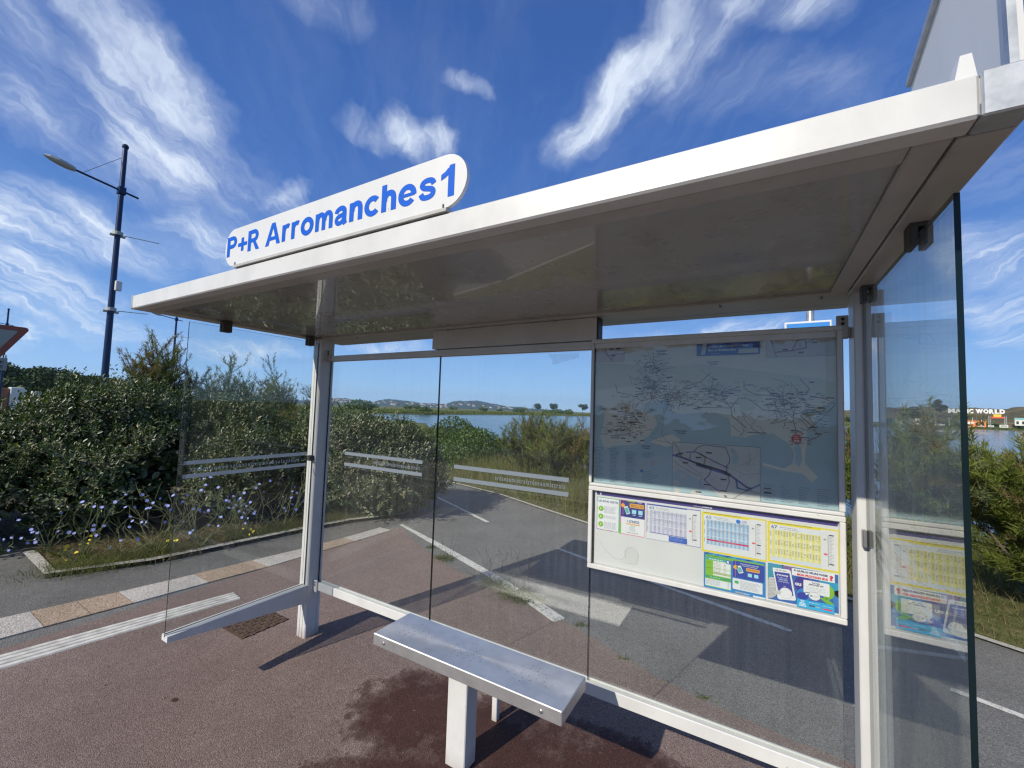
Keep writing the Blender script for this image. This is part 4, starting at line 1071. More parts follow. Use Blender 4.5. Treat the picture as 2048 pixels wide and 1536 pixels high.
s.text('PAR SMS', 3.023, 3.047, 1.0665, 1.0715, DK, 7, bold=.03); s.text("J'ENVOIE \"M\"", 3.011, 3.059, 1.0575, 1.0645, DK, 7, bold=.05); textblock(s, 3.004, 3.066, 1.051, 3, .0052, (.5, .5, .55), 7); textblock(s, 3.012, 3.06, 1.035, 1, .005, (.4, .4, .45), 7)
s.disc(3.030, 1.0195, .0185, (.35, .15, .3), 7, rz=.0155); s.disc(3.030, 1.0195, .0178, WHT, 8, rz=.0148); s.text('M.', 3.017, 3.025, 1.0165, 1.0225, DK, 9, bold=.03); s.text('2007', 3.0275, 3.043, 1.0165, 1.0225, (.55, .45, .45), 9)
s.poly([(2.973, .9985), (3.092, 1.0015), (3.092, .9675), (2.973, .9670)], (.02, .40, .72), 9)
for i, t_ in enumerate(('DISPO', 'SUR', 'WEB')): s.rect(2.982 - i * .001, .9835 - i * .005, 3.0 + i * .002, .9865 - i * .005, (.75, .85, .92), 10)
s.rrect(2.985, .9895, 2.997, .9965, .003, (.75, .85, .92), 10); s.rrect(2.9875, .991, 2.9945, .995, .002, (.02, .40, .72), 11)
s.tline(3.012, 3.046, .992, .0018, (.6, .8, .9), 10); s.rrect(3.012, .9785, 3.031, .984, .002, (.08, .09, .1), 10); s.rrect(3.033, .978, 3.047, .983, .002, (.35, .45, .5), 10); s.rrect(3.056, .9765, 3.086, .982, .002, (.72, .06, .12), 10); s.tline(3.056, 3.088, .989, .0016, (.6, .8, .9), 10)
s.build('poster', label='blue poster reading À QUELLE HEURE PASSE MON PROCHAIN BUS ?')

# ------------------------------------------------------------------ the network map
s = Sheet(zm=lambda z: z if z < 1.96 else 1.96 + (z - 1.96) * 1.19); rm = random.Random(21)
SEA = (.37, .50, .54); LAND = (.66, .66, .58); LAND2 = (.72, .66, .56); GREENL = (.54, .57, .48)
MX0, MX1, MZ0, MZ1 = 2.1265, 3.1085, 1.3585, 2.043
s.rect(MX0, MZ0, MX1, MZ1, LAND, 0)
s.poly([(2.127, 1.96), (2.25, 1.955), (2.4, 1.93), (2.6, 1.94), (2.87, 1.90), (3.05, 1.87), (3.1085, 1.85), (3.1085, 1.78), (3.03, 1.80), (2.9, 1.82), (2.7, 1.80), (2.5, 1.86), (2.3, 1.84), (2.127, 1.82)], GREENL, 1)
# sea south of the coast, then the peninsulas on top of it
s.poly([(MX0, MZ0), (MX1, MZ0), (MX1, 1.80), (3.075, 1.76), (3.045, 1.72), (3.02, 1.67), (2.999, 1.616), (2.955, 1.60), (2.90, 1.640), (2.83, 1.635), (2.79, 1.62), (2.74, 1.624), (2.738, 1.68), (2.732, 1.70), (2.68, 1.723), (2.627, 1.722),
        (2.535, 1.712), (2.50, 1.722), (2.483, 1.75), (2.49, 1.775), (2.44, 1.772), (2.40, 1.765), (2.37, 1.755), (2.363, 1.73), (2.37, 1.714), (2.418, 1.701), (2.432, 1.661), (2.392, 1.604), (2.324, 1.558), (2.217, 1.543), (2.18, 1.519), (2.156, 1.583), (2.177, 1.679), (2.168, 1.744), (MX0, 1.742)], SEA, 2)
s.poly([(2.455, 1.602), (2.50, 1.618), (2.535, 1.595), (2.52, 1.568), (2.47, 1.560), (2.40, 1.575), (2.42, 1.59)], LAND2, 3)
s.poly([(2.955, 1.601), (2.968, 1.56), (2.962, 1.525), (2.93, 1.503), (2.86, 1.52), (2.86, 1.508), (2.93, 1.495), (2.998, 1.488), (3.027, 1.456), (3.046, 1.481), (3.02, 1.51), (3.004, 1.535), (3.006, 1.58), (3.014, 1.62)], LAND2, 3)
s.poly([(2.965, 1.59), (2.972, 1.56), (2.968, 1.53), (2.985, 1.515), (2.994, 1.54), (2.992, 1.59), (2.98, 1.61)], SEA, 4)
s.poly([(2.18, 1.72), (2.30, 1.74), (2.36, 1.72), (2.41, 1.70), (2.42, 1.66), (2.37, 1.60), (2.25, 1.57), (2.19, 1.56), (2.20, 1.65)], LAND2, 3)
s.poly([(2.80, 1.83), (2.86, 1.80), (2.83, 1.74), (2.79, 1.73), (2.76, 1.77)], GREENL, 3)
ROADS = [(.22, .08, .08), (.30, .12, .10), (.12, .12, .20), (.16, .07, .10), (.34, .20, .16)]
def wander(x, z, ang, n, st, wob=.5):
    pts = [(x, z)]
    for _ in range(n):
        ang += rm.uniform(-wob, wob); x += st * math.cos(ang); z += st * math.sin(ang)
        x = min(MX1 - .01, max(MX0 + .008, x)); z = min(2.03, max(1.60, z)); pts.append((x, z))
    return pts
for cx, cz, n, ln in ((2.40, 1.83, 46, .012), (2.30, 1.70, 26, .010), (2.52, 1.80, 30, .012), (2.66, 1.82, 22, .012), (2.93, 1.79, 22, .011), (2.28, 1.63, 16, .012), (2.94, 1.73, 14, .012), (2.40, 1.93, 14, .012), (2.80, 1.69, 8, .010)):
    for _ in range(int(n * 1.7)): s.line(wander(cx + rm.gauss(0, .03), cz + rm.gauss(0, .02), rm.uniform(0, 6.28), rm.randint(3, 8), ln * .8), rm.uniform(.0008, .0021), rm.choice(ROADS), 5)
for pts in ([(2.49, 1.80), (2.55, 1.76), (2.62, 1.745), (2.74, 1.745), (2.77, 1.79), (2.81, 1.785), (2.86, 1.74), (2.92, 1.735)], [(2.50, 1.80), (2.56, 1.84), (2.62, 1.86), (2.66, 1.90)], [(2.72, 1.835), (2.70, 1.80), (2.74, 1.745), (2.745, 1.71), (2.80, 1.66)],
            [(2.79, 1.86), (2.79, 1.83), (2.83, 1.805), (2.90, 1.80), (2.955, 1.775), (2.97, 1.745), (2.965, 1.70), (2.975, 1.66)], [(2.955, 1.745), (3.0, 1.79), (3.02, 1.83), (2.99, 1.87)], [(3.02, 1.80), (3.07, 1.79), (3.105, 1.77), (3.06, 1.71), (3.01, 1.66)],
            [(2.23, 1.85), (2.24, 1.81), (2.30, 1.80), (2.36, 1.77), (2.44, 1.79), (2.49, 1.81)], [(2.99, 1.72), (3.03, 1.68), (3.05, 1.64), (3.01, 1.62)]): s.line(pts, .0026, (.26, .11, .11), 6)
for pts in ([(2.47, 1.79), (2.455, 1.70), (2.43, 1.63), (2.40, 1.60)], [(2.48, 1.79), (2.462, 1.70), (2.45, 1.62), (2.47, 1.59), (2.50, 1.57)], [(2.40, 1.60), (2.44, 1.585), (2.48, 1.58), (2.50, 1.57)]): s.line(pts, .0016, (.08, .25, .40), 6)
for pts in ([(2.98, 1.62), (2.955, 1.56), (2.98, 1.53), (2.96, 1.50)],): s.line(pts, .0016, (.6, .62, .62), 6)
for _ in range(620):
    cx, cz, sx_, sz_ = rm.choice([(2.40, 1.84, .06, .035), (2.30, 1.70, .05, .03), (2.53, 1.79, .06, .025), (2.68, 1.80, .05, .03), (2.93, 1.77, .05, .035), (2.28, 1.62, .06, .04), (2.40, 1.93, .03, .03), (3.03, 1.73, .04, .04), (2.97, 1.58, .03, .05)])
    x, z = rm.gauss(cx, sx_), rm.gauss(cz, sz_)
    if not (MX0 + .01 < x < MX1 - .03 and 1.60 < z < 2.02): continue
    s.rect(x, z, x + rm.uniform(.006, .02), z + .0020, (.12, .12, .15), 7)
for _ in range(64):
    cx, cz, sx_, sz_ = rm.choice([(2.38, 1.84, .06, .04), (2.30, 1.70, .05, .04), (2.53, 1.80, .06, .03), (2.66, 1.80, .06, .03), (2.94, 1.78, .06, .04), (2.28, 1.62, .05, .03), (3.03, 1.72, .03, .05)])
    x, z = rm.gauss(cx, sx_), rm.gauss(cz, sz_)
    if not (MX0 + .01 < x < MX1 - .03 and 1.56 < z < 2.02): continue
    s.rect(x, z, x + rm.uniform(.014, .028), z + .0042, (.02, .02, .03), 8)
    if rm.random() < .25: s.rect(x, z - .014, x + .022, z - .0002, (.60, .60, .60), 8); s.tline(x + .002, x + .018, z - .006, .0016, (.2, .2, .2), 9)
TC = (.02, .14, .30)
for t_, x, z, w_ in (('LE REVEST', 2.425, 1.995, .045), ('LES EAUX', 2.428, 1.985, .038), ('LA VALETTE', 2.645, 1.945, .048), ('DU-VAR', 2.655, 1.935, .03), ('OLLIOULES', 2.255, 1.785, .045), ('LA GARDE', 2.735, 1.818, .042), ('LA CRAU', 2.79, 1.842, .038), ('LE PRADET', 2.72, 1.762, .05),
                     ('ST MANDRIER', 2.505, 1.632, .058), ('SUR-MER', 2.52, 1.622, .036), ('CARQUEIRANNE', 2.80, 1.640, .072), ('HYÈRES-', 3.005, 1.742, .04), ('LES-PALMIERS', 2.99, 1.732, .068), ('SIX-FOURS', 2.21, 1.592, .045), ('LES PLAGES', 2.21, 1.582, .045), ('LA SEYNE', 2.362, 1.552, .040), ('SUR-MER', 2.366, 1.542, .034), ('TOULON', 2.535, 1.860, .036)):
    s.text(t_, x, x + w_, z, z + .0062, TC, 8, bold=.03)
# insets
s.rect(2.127, 1.962, 2.272, 2.042, (.30, .12, .10), 8); s.rect(2.128, 1.963, 2.271, 2.042, (.55, .50, .46), 9); s.rect(2.19, 2.02, 2.27, 2.042, (.33, .46, .50), 10)
s.line([(2.13, 2.035), (2.17, 2.02), (2.19, 1.99), (2.215, 1.964)], .004, (.30, .16, .20), 11); s.line([(2.15, 2.04), (2.185, 2.025), (2.175, 2.005), (2.18, 1.99), (2.27, 1.995)], .003, (.42, .18, .14), 11); s.line([(2.215, 1.99), (2.215, 1.966)], .0025, (.42, .22, .16), 11)
for x, z in ((2.195, 2.012), (2.23, 2.014), (2.205, 1.985)): s.rect(x, z, x + .022, z + .006, (.05, .04, .04), 12)
s.rect(2.873, 1.961, 3.1085, 2.042, (.28, .24, .24), 8); s.rect(2.8745, 1.962, 3.1085, 2.042, (.54, .52, .49), 9)
s.line([(2.876, 2.035), (2.895, 2.01), (2.905, 1.975), (2.91, 1.963)], .003, (.32, .22, .24), 11); s.line([(2.905, 1.978), (2.965, 1.982), (3.0, 1.988), (3.012, 1.99), (3.008, 2.018), (2.982, 2.016), (2.965, 1.985)], .0045, (.30, .15, .20), 11); s.line([(3.01, 2.005), (3.06, 2.03), (3.09, 2.041)], .003, (.3, .2, .25), 11)
s.rect(2.99, 1.995, 2.992, 2.01, (.1, .05, .1), 12)
for x, z in ((3.02, 2.034), (3.03, 2.005), (2.985, 1.972), (2.93, 1.984)): s.rect(x, z, x + .018, z + .005, (.06, .06, .06), 12)
# title plate
s.rect(2.602, 1.974, 2.849, 2.0425, (.012, .085, .36), 12); s.poly([(2.607, 2.029), (2.843, 2.033), (2.843, 2.038), (2.607, 2.035)], (.50, .52, .50), 13); s.poly([(2.606, 2.029), (2.645, 2.030), (2.636, 1.978), (2.620, 1.978), (2.628, 2.024), (2.606, 2.024)], (.50, .52, .50), 13)
s.text('Réseau de Transport Urbain', 2.652, 2.806, 2.003, 2.012, (.60, .62, .60), 13, bold=.03); s.text('Bus et Bateaux-Bus', 2.651, 2.760, 1.990, 1.999, (.60, .62, .60), 13, bold=.03)
s.text('réseaumistral', 2.652, 2.716, 2.0165, 2.0235, (.35, .40, .52), 13); s.tline(2.745, 2.82, 2.020, .003, (.35, .40, .52), 13); s.tline(2.655, 2.70, 1.981, .0022, (.25, .32, .50), 13)
s.poly([(2.766, 1.979), (2.843, 1.979), (2.843, 1.997), (2.772, 1.996)], (.48, .50, .46), 13)
# town centre inset
s.rect(2.500, 1.3585, 2.850, 1.584, (.20, .24, .26), 8); s.rect(2.502, 1.3585, 2.8485, 1.582, (.55, .55, .52), 9)
s.poly([(2.502, 1.3585), (2.502, 1.44), (2.53, 1.462), (2.56, 1.45), (2.60, 1.43), (2.63, 1.415), (2.655, 1.41), (2.67, 1.38), (2.70, 1.3585)], SEA, 10)
for a, b in ((2.545, 1.435), (2.515, 1.40), (2.52, 1.365), (2.59, 1.368)): s.poly([(a - .01, b - .012), (a + .012, b - .013), (a + .016, b + .006), (a - .006, b + .012)], (.55, .53, .48), 11)
s.disc(2.757, 1.53, .012, SEA, 10, rz=.026); s.poly([(2.74, 1.57), (2.755, 1.57), (2.757, 1.555), (2.742, 1.548)], (.38, .46, .45), 10)
PUR = (.13, .11, .36); VIO = (.30, .20, .38)
for pts, wd, c in (([(2.503, 1.523), (2.54, 1.516), (2.58, 1.503), (2.62, 1.492), (2.66, 1.483), (2.72, 1.468), (2.76, 1.44), (2.80, 1.412), (2.815, 1.408)], .008, PUR), ([(2.605, 1.49), (2.66, 1.478), (2.72, 1.462), (2.735, 1.457)], .014, (.09, .13, .42)),
                   ([(2.51, 1.578), (2.53, 1.545), (2.545, 1.515)], .003, (.28, .20, .26)), ([(2.59, 1.545), (2.61, 1.567), (2.635, 1.578), (2.72, 1.574), (2.735, 1.53), (2.735, 1.51), (2.722, 1.49), (2.725, 1.47)], .004, (.24, .20, .32)),
                   ([(2.56, 1.54), (2.60, 1.545), (2.65, 1.522), (2.68, 1.507), (2.72, 1.490), (2.73, 1.487)], .006, VIO), ([(2.615, 1.538), (2.64, 1.525), (2.635, 1.495)], .006, (.42, .25, .22)), ([(2.58, 1.535), (2.575, 1.515), (2.59, 1.497), (2.65, 1.476)], .004, (.14, .25, .40)),
                   ([(2.665, 1.475), (2.655, 1.448), (2.635, 1.425), (2.66, 1.405), (2.70, 1.38), (2.725, 1.3595)], .0055, VIO), ([(2.725, 1.47), (2.735, 1.43), (2.72, 1.385), (2.72, 1.362)], .004, VIO), ([(2.76, 1.44), (2.765, 1.405), (2.80, 1.398), (2.848, 1.428)], .007, (.06, .20, .42)),
                   ([(2.80, 1.400), (2.848, 1.392)], .004, (.25, .28, .33)), ([(2.80, 1.40), (2.77, 1.375), (2.75, 1.3595)], .003, (.3, .25, .28)), ([(2.74, 1.485), (2.79, 1.465), (2.848, 1.474)], .003, (.4, .4, .4)), ([(2.51, 1.50), (2.52, 1.485), (2.55, 1.468), (2.60, 1.445), (2.615, 1.438)], .003, (.28, .28, .34)),
                   ([(2.53, 1.508), (2.58, 1.475), (2.62, 1.45), (2.625, 1.43), (2.618, 1.41), (2.618, 1.36)], .003, (.36, .32, .34)), ([(2.77, 1.50), (2.80, 1.512), (2.84, 1.55)], .002, (.45, .42, .4)), ([(2.81, 1.51), (2.81, 1.56)], .002, (.45, .42, .4))): s.line(pts, wd, c, 12)
for x, z in ((2.525, 1.531), (2.515, 1.524), (2.60, 1.518), (2.642, 1.542), (2.545, 1.490), (2.635, 1.402), (2.70, 1.432), (2.60, 1.366), (2.70, 1.383)):
    s.rect(x, z, x + .024, z + .0055, (.02, .02, .03), 13)
    if x in (2.60, 2.642, 2.635, 2.70): s.rect(x, z - .014, x + .022, z, (.6, .6, .58), 13); s.tline(x + .002, x + .018, z - .007, .0018, (.2, .2, .2), 14)
for _ in range(60): 
    x, z = rm.uniform(2.51, 2.83), rm.uniform(1.365, 1.575); s.rect(x, z, x + rm.uniform(.006, .016), z + .0013, (.32, .32, .34), 13)
# lists
for c in range(3):
    x = 2.131 + c * .078
    for i in range(24): s.tline(x, x + rm.uniform(.03, .055), 1.522 - i * .0066, .0022, (.17, .24, .30), 9, rm)
s.rect(2.131, 1.531, 2.24, 1.533, (.12, .3, .4), 9)
for i in range(20):
    if 3 < i < 12: continue
    s.tline(2.366 + (.0 if i % 3 else .004), 2.366 + rm.uniform(.04, .07), 1.522 - i * .0072, .0022, (.15, .28, .36), 9, rm)
for i in range(9): s.rect(2.366 + (i % 4) * .02, 1.480 - (i // 4) * .014, 2.380 + (i % 4) * .02, 1.491 - (i // 4) * .014, rm.choice([(.5, .35, .4), (.4, .45, .5), (.25, .35, .45), (.5, .5, .45)]), 9)
s.disc(2.363, 1.437, .007, (.02, .18, .45), 9)
for c in range(4):
    x = 2.862 + c * .06
    for i in range(9): s.tline(x, x + rm.uniform(.02, .045), 1.432 - i * .0078, .0020, (.18, .24, .30), 9, rm)
s.rect(2.862, 1.414, 2.888, 1.418, (.03, .03, .04), 10); s.rect(2.862, 1.395, 2.888, 1.402, (.03, .03, .04), 10)
s.disc(2.976, 1.626, .0175, (.55, .015, .05), 10); s.text('ICI', 2.968, 2.985, 1.614, 1.622, (.8, .75, .75), 11, bold=.05); s.text('êtes', 2.969, 2.983, 1.6255, 1.630, (.8, .7, .7), 11, bold=.02); s.text('Vous', 2.969, 2.983, 1.633, 1.638, (.8, .7, .7), 11, bold=.02)
s.disc(2.985, 1.648, .0135, (.50, .02, .06), 10, rz=.007); s.disc(2.985, 1.648, .0105, (.58, .56, .52), 11, rz=.0045); s.rect(2.959, 1.6565, 2.983, 1.660, (.03, .03, .04), 11)
s.build('network_map')
m = MB(); m.box((BX0 + .0150, .0575, 1.3568), (BX1 - .0202, .0595, 2.0578), M_COVER, (2, 4)); m.build('cover_glass', board)
m = MB(); m.box((BX0 + .0262, .0575, .965), (BX1 - .0202, .0590, 1.3200), M_COVER, (2, 4)); m.build('cover_glass', board)

# ================================================================== PLANTS
def leaf_mat(name, cols, back, rough=.38, spec=.5, trans=.25, nscale=3.0):
    m, t, o = mat_base(name)
    geo = t.new('ShaderNodeNewGeometry'); g = geo.outputs['Position']
    n = t.noise(g, 55, 2, .5); b = t.noise(g, nscale, 3, .6)
    k = t.math('ADD', t.math('MULTIPLY', n.outputs[0], .75), t.math('MULTIPLY', b.outputs[0], .25))
    c = t.ramp(k, [(.30, cols[0]), (.5, cols[1]), (.68, cols[2])])
    if back: c = t.mix(geo.outputs['Backfacing'], c, back)
    p = principled(t, c, rough, 0, spec)
    tl = t.new('ShaderNodeBsdfTranslucent'); t.put(tl.inputs[0], t.mix(1.0, c, (1.2, 1.35, .6), 'MULTIPLY'))
    mx = t.new('ShaderNodeMixShader'); mx.inputs[0].default_value = trans
    t.l.new(p.outputs[0], mx.inputs[1]); t.l.new(tl.outputs[0], mx.inputs[2]); t.l.new(mx.outputs[0], o.inputs[0])
    return m
M_LEAF = leaf_mat('oleaster_leaf', ((.022, .050, .014), (.050, .092, .024), (.10, .145, .048)), (.12, .145, .075), .36, .45, .18)
M_LEAFY = leaf_mat('young_leaf', ((.07, .095, .025), (.12, .14, .045), (.20, .17, .07)), (.26, .24, .15), .35, .5, .25)
M_MASTIC = leaf_mat('mastic_leaf', ((.025, .060, .010), (.055, .110, .018), (.10, .165, .035)), None, .45, .4, .2, 1.2)
M_TAM = leaf_mat('tamarisk_spray', ((.075, .10, .04), (.135, .16, .07), (.22, .235, .115)), None, .7, .2, .3, 1.5)
M_TAMR = leaf_mat('tamarisk_rust_spray', ((.11, .09, .035), (.18, .14, .06), (.27, .21, .10)), None, .7, .2, .3, 1.5)
M_TAMG = leaf_mat('tamarisk_green_spray', ((.085, .125, .022), (.16, .20, .040), (.27, .28, .075)), None, .7, .2, .35, 1.5)
M_GRASS = leaf_mat('green_grass', ((.035, .055, .012), (.07, .10, .022), (.13, .15, .045)), None, .6, .3, .35, 2)
M_STRAW = leaf_mat('dry_grass', ((.13, .10, .05), (.24, .19, .10), (.36, .29, .17)), None, .7, .2, .35, 2)
M_REED = leaf_mat('reed_leaf', ((.08, .11, .03), (.15, .18, .055), (.27, .26, .11)), None, .6, .3, .35, 2)
M_PALM = leaf_mat('palm_frond', ((.03, .06, .015), (.06, .11, .03), (.11, .16, .05)), None, .4, .5, .25, 2)
M_PINE = leaf_mat('pine_needles', ((.014, .032, .008), (.030, .058, .014), (.06, .095, .025)), None, .6, .3, .15, .3)
M_BARK = flat('bark', (.10, .075, .055), .9, bumps=.5, bscale=40)
M_TWIG = flat('grey_brown_twig', (.13, .10, .075), .85)
M_STEMG = leaf_mat('chicory_stem', ((.09, .11, .04), (.16, .18, .08), (.25, .25, .13)), None, .6, .3, .1)
M_CHIC = flat('chicory_blue', (.36, .42, .84), .6, var=.25, vscale=60)
M_YELF = flat('hawkweed_yellow', (.75, .58, .03), .6)
M_LITTER = leaf_mat('dry_litter', ((.10, .06, .035), (.22, .14, .08), (.36, .25, .15)), None, .8, .2, .1)

def unit(a): return a / np.maximum(1e-9, np.linalg.norm(a, axis=-1, keepdims=True))
def leaves(pos, d, nrm, L, W, fold=.25):
    """oval leaves folded along the midrib: 6 vertices, 2 quads each"""
    d = unit(d); side = unit(np.cross(d, nrm)); n = np.cross(side, d)
    L = L[:, None]; W = W[:, None]
    b = pos; tip = pos + d * L - n * L * .12
    def pt(u, s): return pos + d * L * u + side * W * s + n * (abs(s) * W * fold * 2 - L * .05 * u)
    V = np.stack([b, pt(.30, .5), pt(.72, .42), tip, pt(.72, -.42), pt(.30, -.5)], 1).reshape(-1, 3)
    i = np.arange(len(pos))[:, None] * 6
    F = np.concatenate([i + np.array([[0, 3, 2, 1]]), i + np.array([[0, 5, 4, 3]])], 1).reshape(-1, 4)
    return V, F
def blades(pos, d, L, W, bend, seg=3, rs=RS):
    """tapering blades that droop; quads"""
    n = len(pos); d = unit(d); az = rs.uniform(0, 2 * PI, n); side = np.stack([np.cos(az), np.sin(az), np.zeros(n)], 1)
    side = unit(side - d * (side * d).sum(1, keepdims=True)); out = np.stack([d[:, 0], d[:, 1], np.zeros(n)], 1)
    V = []
    for k in range(seg + 1):
        u = k / seg
        c = pos + d * (L * u)[:, None] + out * (L * bend * u * u)[:, None] - np.array([0, 0, 1.0]) * (L * bend * .55 * u ** 2)[:, None]
        w_ = (W * (1 - u * .85) / 2)[:, None]
        V += [c - side * w_, c + side * w_]
    V = np.stack(V, 1).reshape(-1, 3); i = np.arange(n)[:, None] * (2 * (seg + 1))
    F = np.concatenate([i + np.array([[2 * k, 2 * k + 1, 2 * k + 3, 2 * k + 2]]) for k in range(seg)], 1).reshape(-1, 4)
    return V, F
def merge(parts):
    V = []; F = []; M = []; b = 0
    for v, f, m in parts:
        V.append(v); F.append(f + b); M.append(np.full(len(f), m)); b += len(v)
    return np.concatenate(V), np.concatenate(F), np.concatenate(M)
def rdir(n, rs=RS): return unit(rs.normal(size=(n, 3)))

CARVE = [(-4.05, .50, .42, .50), (-4.6, .75, .55, .55), (-3.2, 2.15, .35, .35)]     # hollows under the overhanging branches
def leafy_bush(name, base, lobes, nshoot, label, cat='bush', group=None, LL=(.038, .062), WR=.46, mats=None, young=.12, seed=1, spray=0):
    """shoots set with oval leaves over a set of ellipsoid lobes"""
    rs = np.random.RandomState(seed); root = thing(name, base, label, cat, group)
    C = np.array([l[0] for l in lobes], float); Rr = np.array([l[1] for l in lobes], float)
    area = (Rr[:, 0] * Rr[:, 1] + Rr[:, 0] * Rr[:, 2] + Rr[:, 1] * Rr[:, 2]); area /= area.sum()
    li = rs.choice(len(lobes), nshoot, p=area); u = rdir(nshoot, rs)
    u[:, 2] = np.where(u[:, 2] < -.35, -u[:, 2], u[:, 2])
    dep = 1 - np.abs(rs.normal(0, .16, nshoot))
    lump = 1 + .17 * np.sin(u[:, 0] * 7 + li) * np.sin(u[:, 1] * 6 + 2 * li) + .14 * np.sin(u[:, 2] * 9 + li * 1.7)
    p = C[li] + u * Rr[li] * (dep * lump)[:, None]
    keep = p[:, 2] > .06
    for k in range(len(lobes)):
        q = (((p - C[k]) / Rr[k]) ** 2).sum(1); keep &= ~((q < .52) & (li != k))
    for cx, cy, cz, cr in CARVE: keep &= ((p - np.array([cx, cy, cz])) ** 2).sum(1) > cr * cr
    p = p[keep]; n = unit(u[keep] / Rr[li[keep]]); m = len(p)
    d = unit(n * .75 + np.array([0, 0, .45]) + rs.normal(0, .38, (m, 3)))
    nl = 8; SL = rs.uniform(.10, .22, m); long_ = rs.rand(m) < .05; SL[long_] *= 2.3
    pos = []; dd = []; nn = []; yy = []
    a = unit(np.cross(d, np.array([.3, .2, .93]))); b = np.cross(d, a)
    isy = rs.rand(m) < young
    for k in range(nl):
        t_ = (k + .5) / nl; th = k * 2.4 + rs.uniform(0, .5, m)
        rad = a * np.cos(th)[:, None] + b * np.sin(th)[:, None]
        pos.append(p + d * (SL * t_)[:, None]); dir_ = rad * (1.0 - .45 * t_) + d * (.35 + .7 * t_) + rs.normal(0, .18, (m, 3)); dd.append(dir_)
        nn.append(unit(np.array([0, 0, .75]) + d * .5 + n * .35 + rs.normal(0, .28, (m, 3)))); yy.append(isy)
    pos = np.concatenate(pos); dd = np.concatenate(dd); nn = np.concatenate(nn); yy = np.concatenate(yy); N = len(pos)
    L = rs.uniform(LL[0], LL[1], N) * np.tile(rs.uniform(.65, 1.2, m), nl); V, F = leaves(pos, dd, nn, L, L * WR * rs.uniform(.75, 1.2, N))
    quads_obj('foliage', V, F, mats or [M_LEAF, M_LEAFY], np.repeat(yy.astype(int), 2), root)
    # oversized leaves added inside to darken the interior and stop see-through
    ni = int(nshoot * .9); li = rs.choice(len(lobes), ni, p=area); q = C[li] + rdir(ni, rs) * Rr[li] * (rs.uniform(.25, .82, ni) ** .6)[:, None]
    q = q[q[:, 2] > .05]; ni = len(q)
    V, F = leaves(q, rdir(ni, rs), rdir(ni, rs), rs.uniform(.09, .15, ni), rs.uniform(.06, .09, ni))
    quads_obj('inner_foliage', V, F, [M_LEAF], None, root)
    m_ = MB(); bx, by = base[0], base[1]
    for k in range(len(lobes)):
        c = C[k]; mid = (bx * .5 + c[0] * .5 + rs.uniform(-.1, .1), by * .5 + c[1] * .5, c[2] * .5)
        m_.path([(bx + rs.uniform(-.15, .15), by + rs.uniform(-.15, .15), 0), mid, tuple(c)], [.025, .018, .008], M_BARK, 6)
        for _ in range(3): e = c + rdir(1, rs)[0] * Rr[k] * .8; m_.path([tuple(c), tuple(e)], [.008, .004], M_BARK, 4)
    m_.build('branches', root)
    return root
def lobeset(c, r, n, seed, jig=.45, sz=.5, low=True):
    rs = np.random.RandomState(seed); out = [(c, (r[0] * .82, r[1] * .82, r[2] * .85))]
    for k in range(n):
        u = rdir(1, rs)[0]; u[2] = abs(u[2]) * .9 - (.35 if low else 0)
        cc = (c[0] + u[0] * r[0] * .75, c[1] + u[1] * r[1] * .75, max(.3, c[2] + u[2] * r[2] * .72))
        s_ = rs.uniform(.6, 1.3) * sz; out.append((cc, (max(.25, r[0] * s_), max(.25, r[1] * s_), max(.22, r[2] * s_ * .85))))
    return out
G_OL = 'oleaster bushes along the soil bed'
leafy_bush('oleaster_bush', (-5.6, -1.15, 0), lobeset((-5.6, -1.25, .75), (1.15, 1.1, .88), 9, 3), 3600, 'glossy dark green oleaster bush behind the triangular sign, at the picture edge', group=G_OL, seed=31)
leafy_bush('oleaster_bush', (-5.3, .35, 0), lobeset((-5.35, .40, .95), (1.15, 1.05, 1.0), 10, 4), 5200, 'tallest glossy oleaster bush, in front of the blue lamp post', group=G_OL, seed=32)
leafy_bush('oleaster_bush', (-5.2, 2.0, 0), lobeset((-5.1, 2.0, .85), (1.2, 1.1, .93), 9, 5), 3600, 'dark oleaster bush in front of the feathery tamarisks', group=G_OL, seed=33)
leafy_bush('oleaster_bush', (-3.75, 1.45, 0), lobeset((-3.75, 1.50, .62), (.62, .62, .62), 6, 6), 2300, 'low oleaster bush behind the striped side pane, above the blue flowers', group=G_OL, seed=34, young=.2)
leafy_bush('oleaster_bush', (-3.5, 2.75, 0), lobeset((-3.5, 2.65, .80), (.85, .75, .76), 8, 7), 3600, 'oleaster bush just behind the corner post, left of the cycle path', group=G_OL, seed=35, young=.2)
leafy_bush('oleaster_bush', (-2.45, 2.95, 0), [((-2.55, 3.0, .68), (.66, .66, .66)), ((-2.75, 2.55, .95), (.48, .42, .48)), ((-2.05, 2.75, .60), (.50, .42, .52)), ((-2.28, 3.25, .78), (.50, .48, .48)), ((-2.6, 2.45, .42), (.45, .35, .42)), ((-1.95, 3.3, .45), (.40, .40, .40)), ((-2.9, 3.0, 1.02), (.45, .4, .42)), ((-2.25, 2.72, .30), (.45, .32, .32)), ((-1.98, 2.95, .68), (.28, .28, .30))], 4600,
           'rounded oleaster bush hanging over the edge of the cycle path', group=G_OL, seed=36, young=.2)
leafy_bush('oleaster_bush', (-4.2, .75, 0), [((-4.45, .55, .60), (.5, .5, .55)), ((-4.15, -.05, .55), (.42, .4, .5)), ((-4.75, -.3, .7), (.5, .45, .6)), ((-4.3, -.1, .25), (.45, .4, .28))], 1700, 'leafy front shoulder of the oleaster hedge above the bare soil', group=G_OL, seed=37)

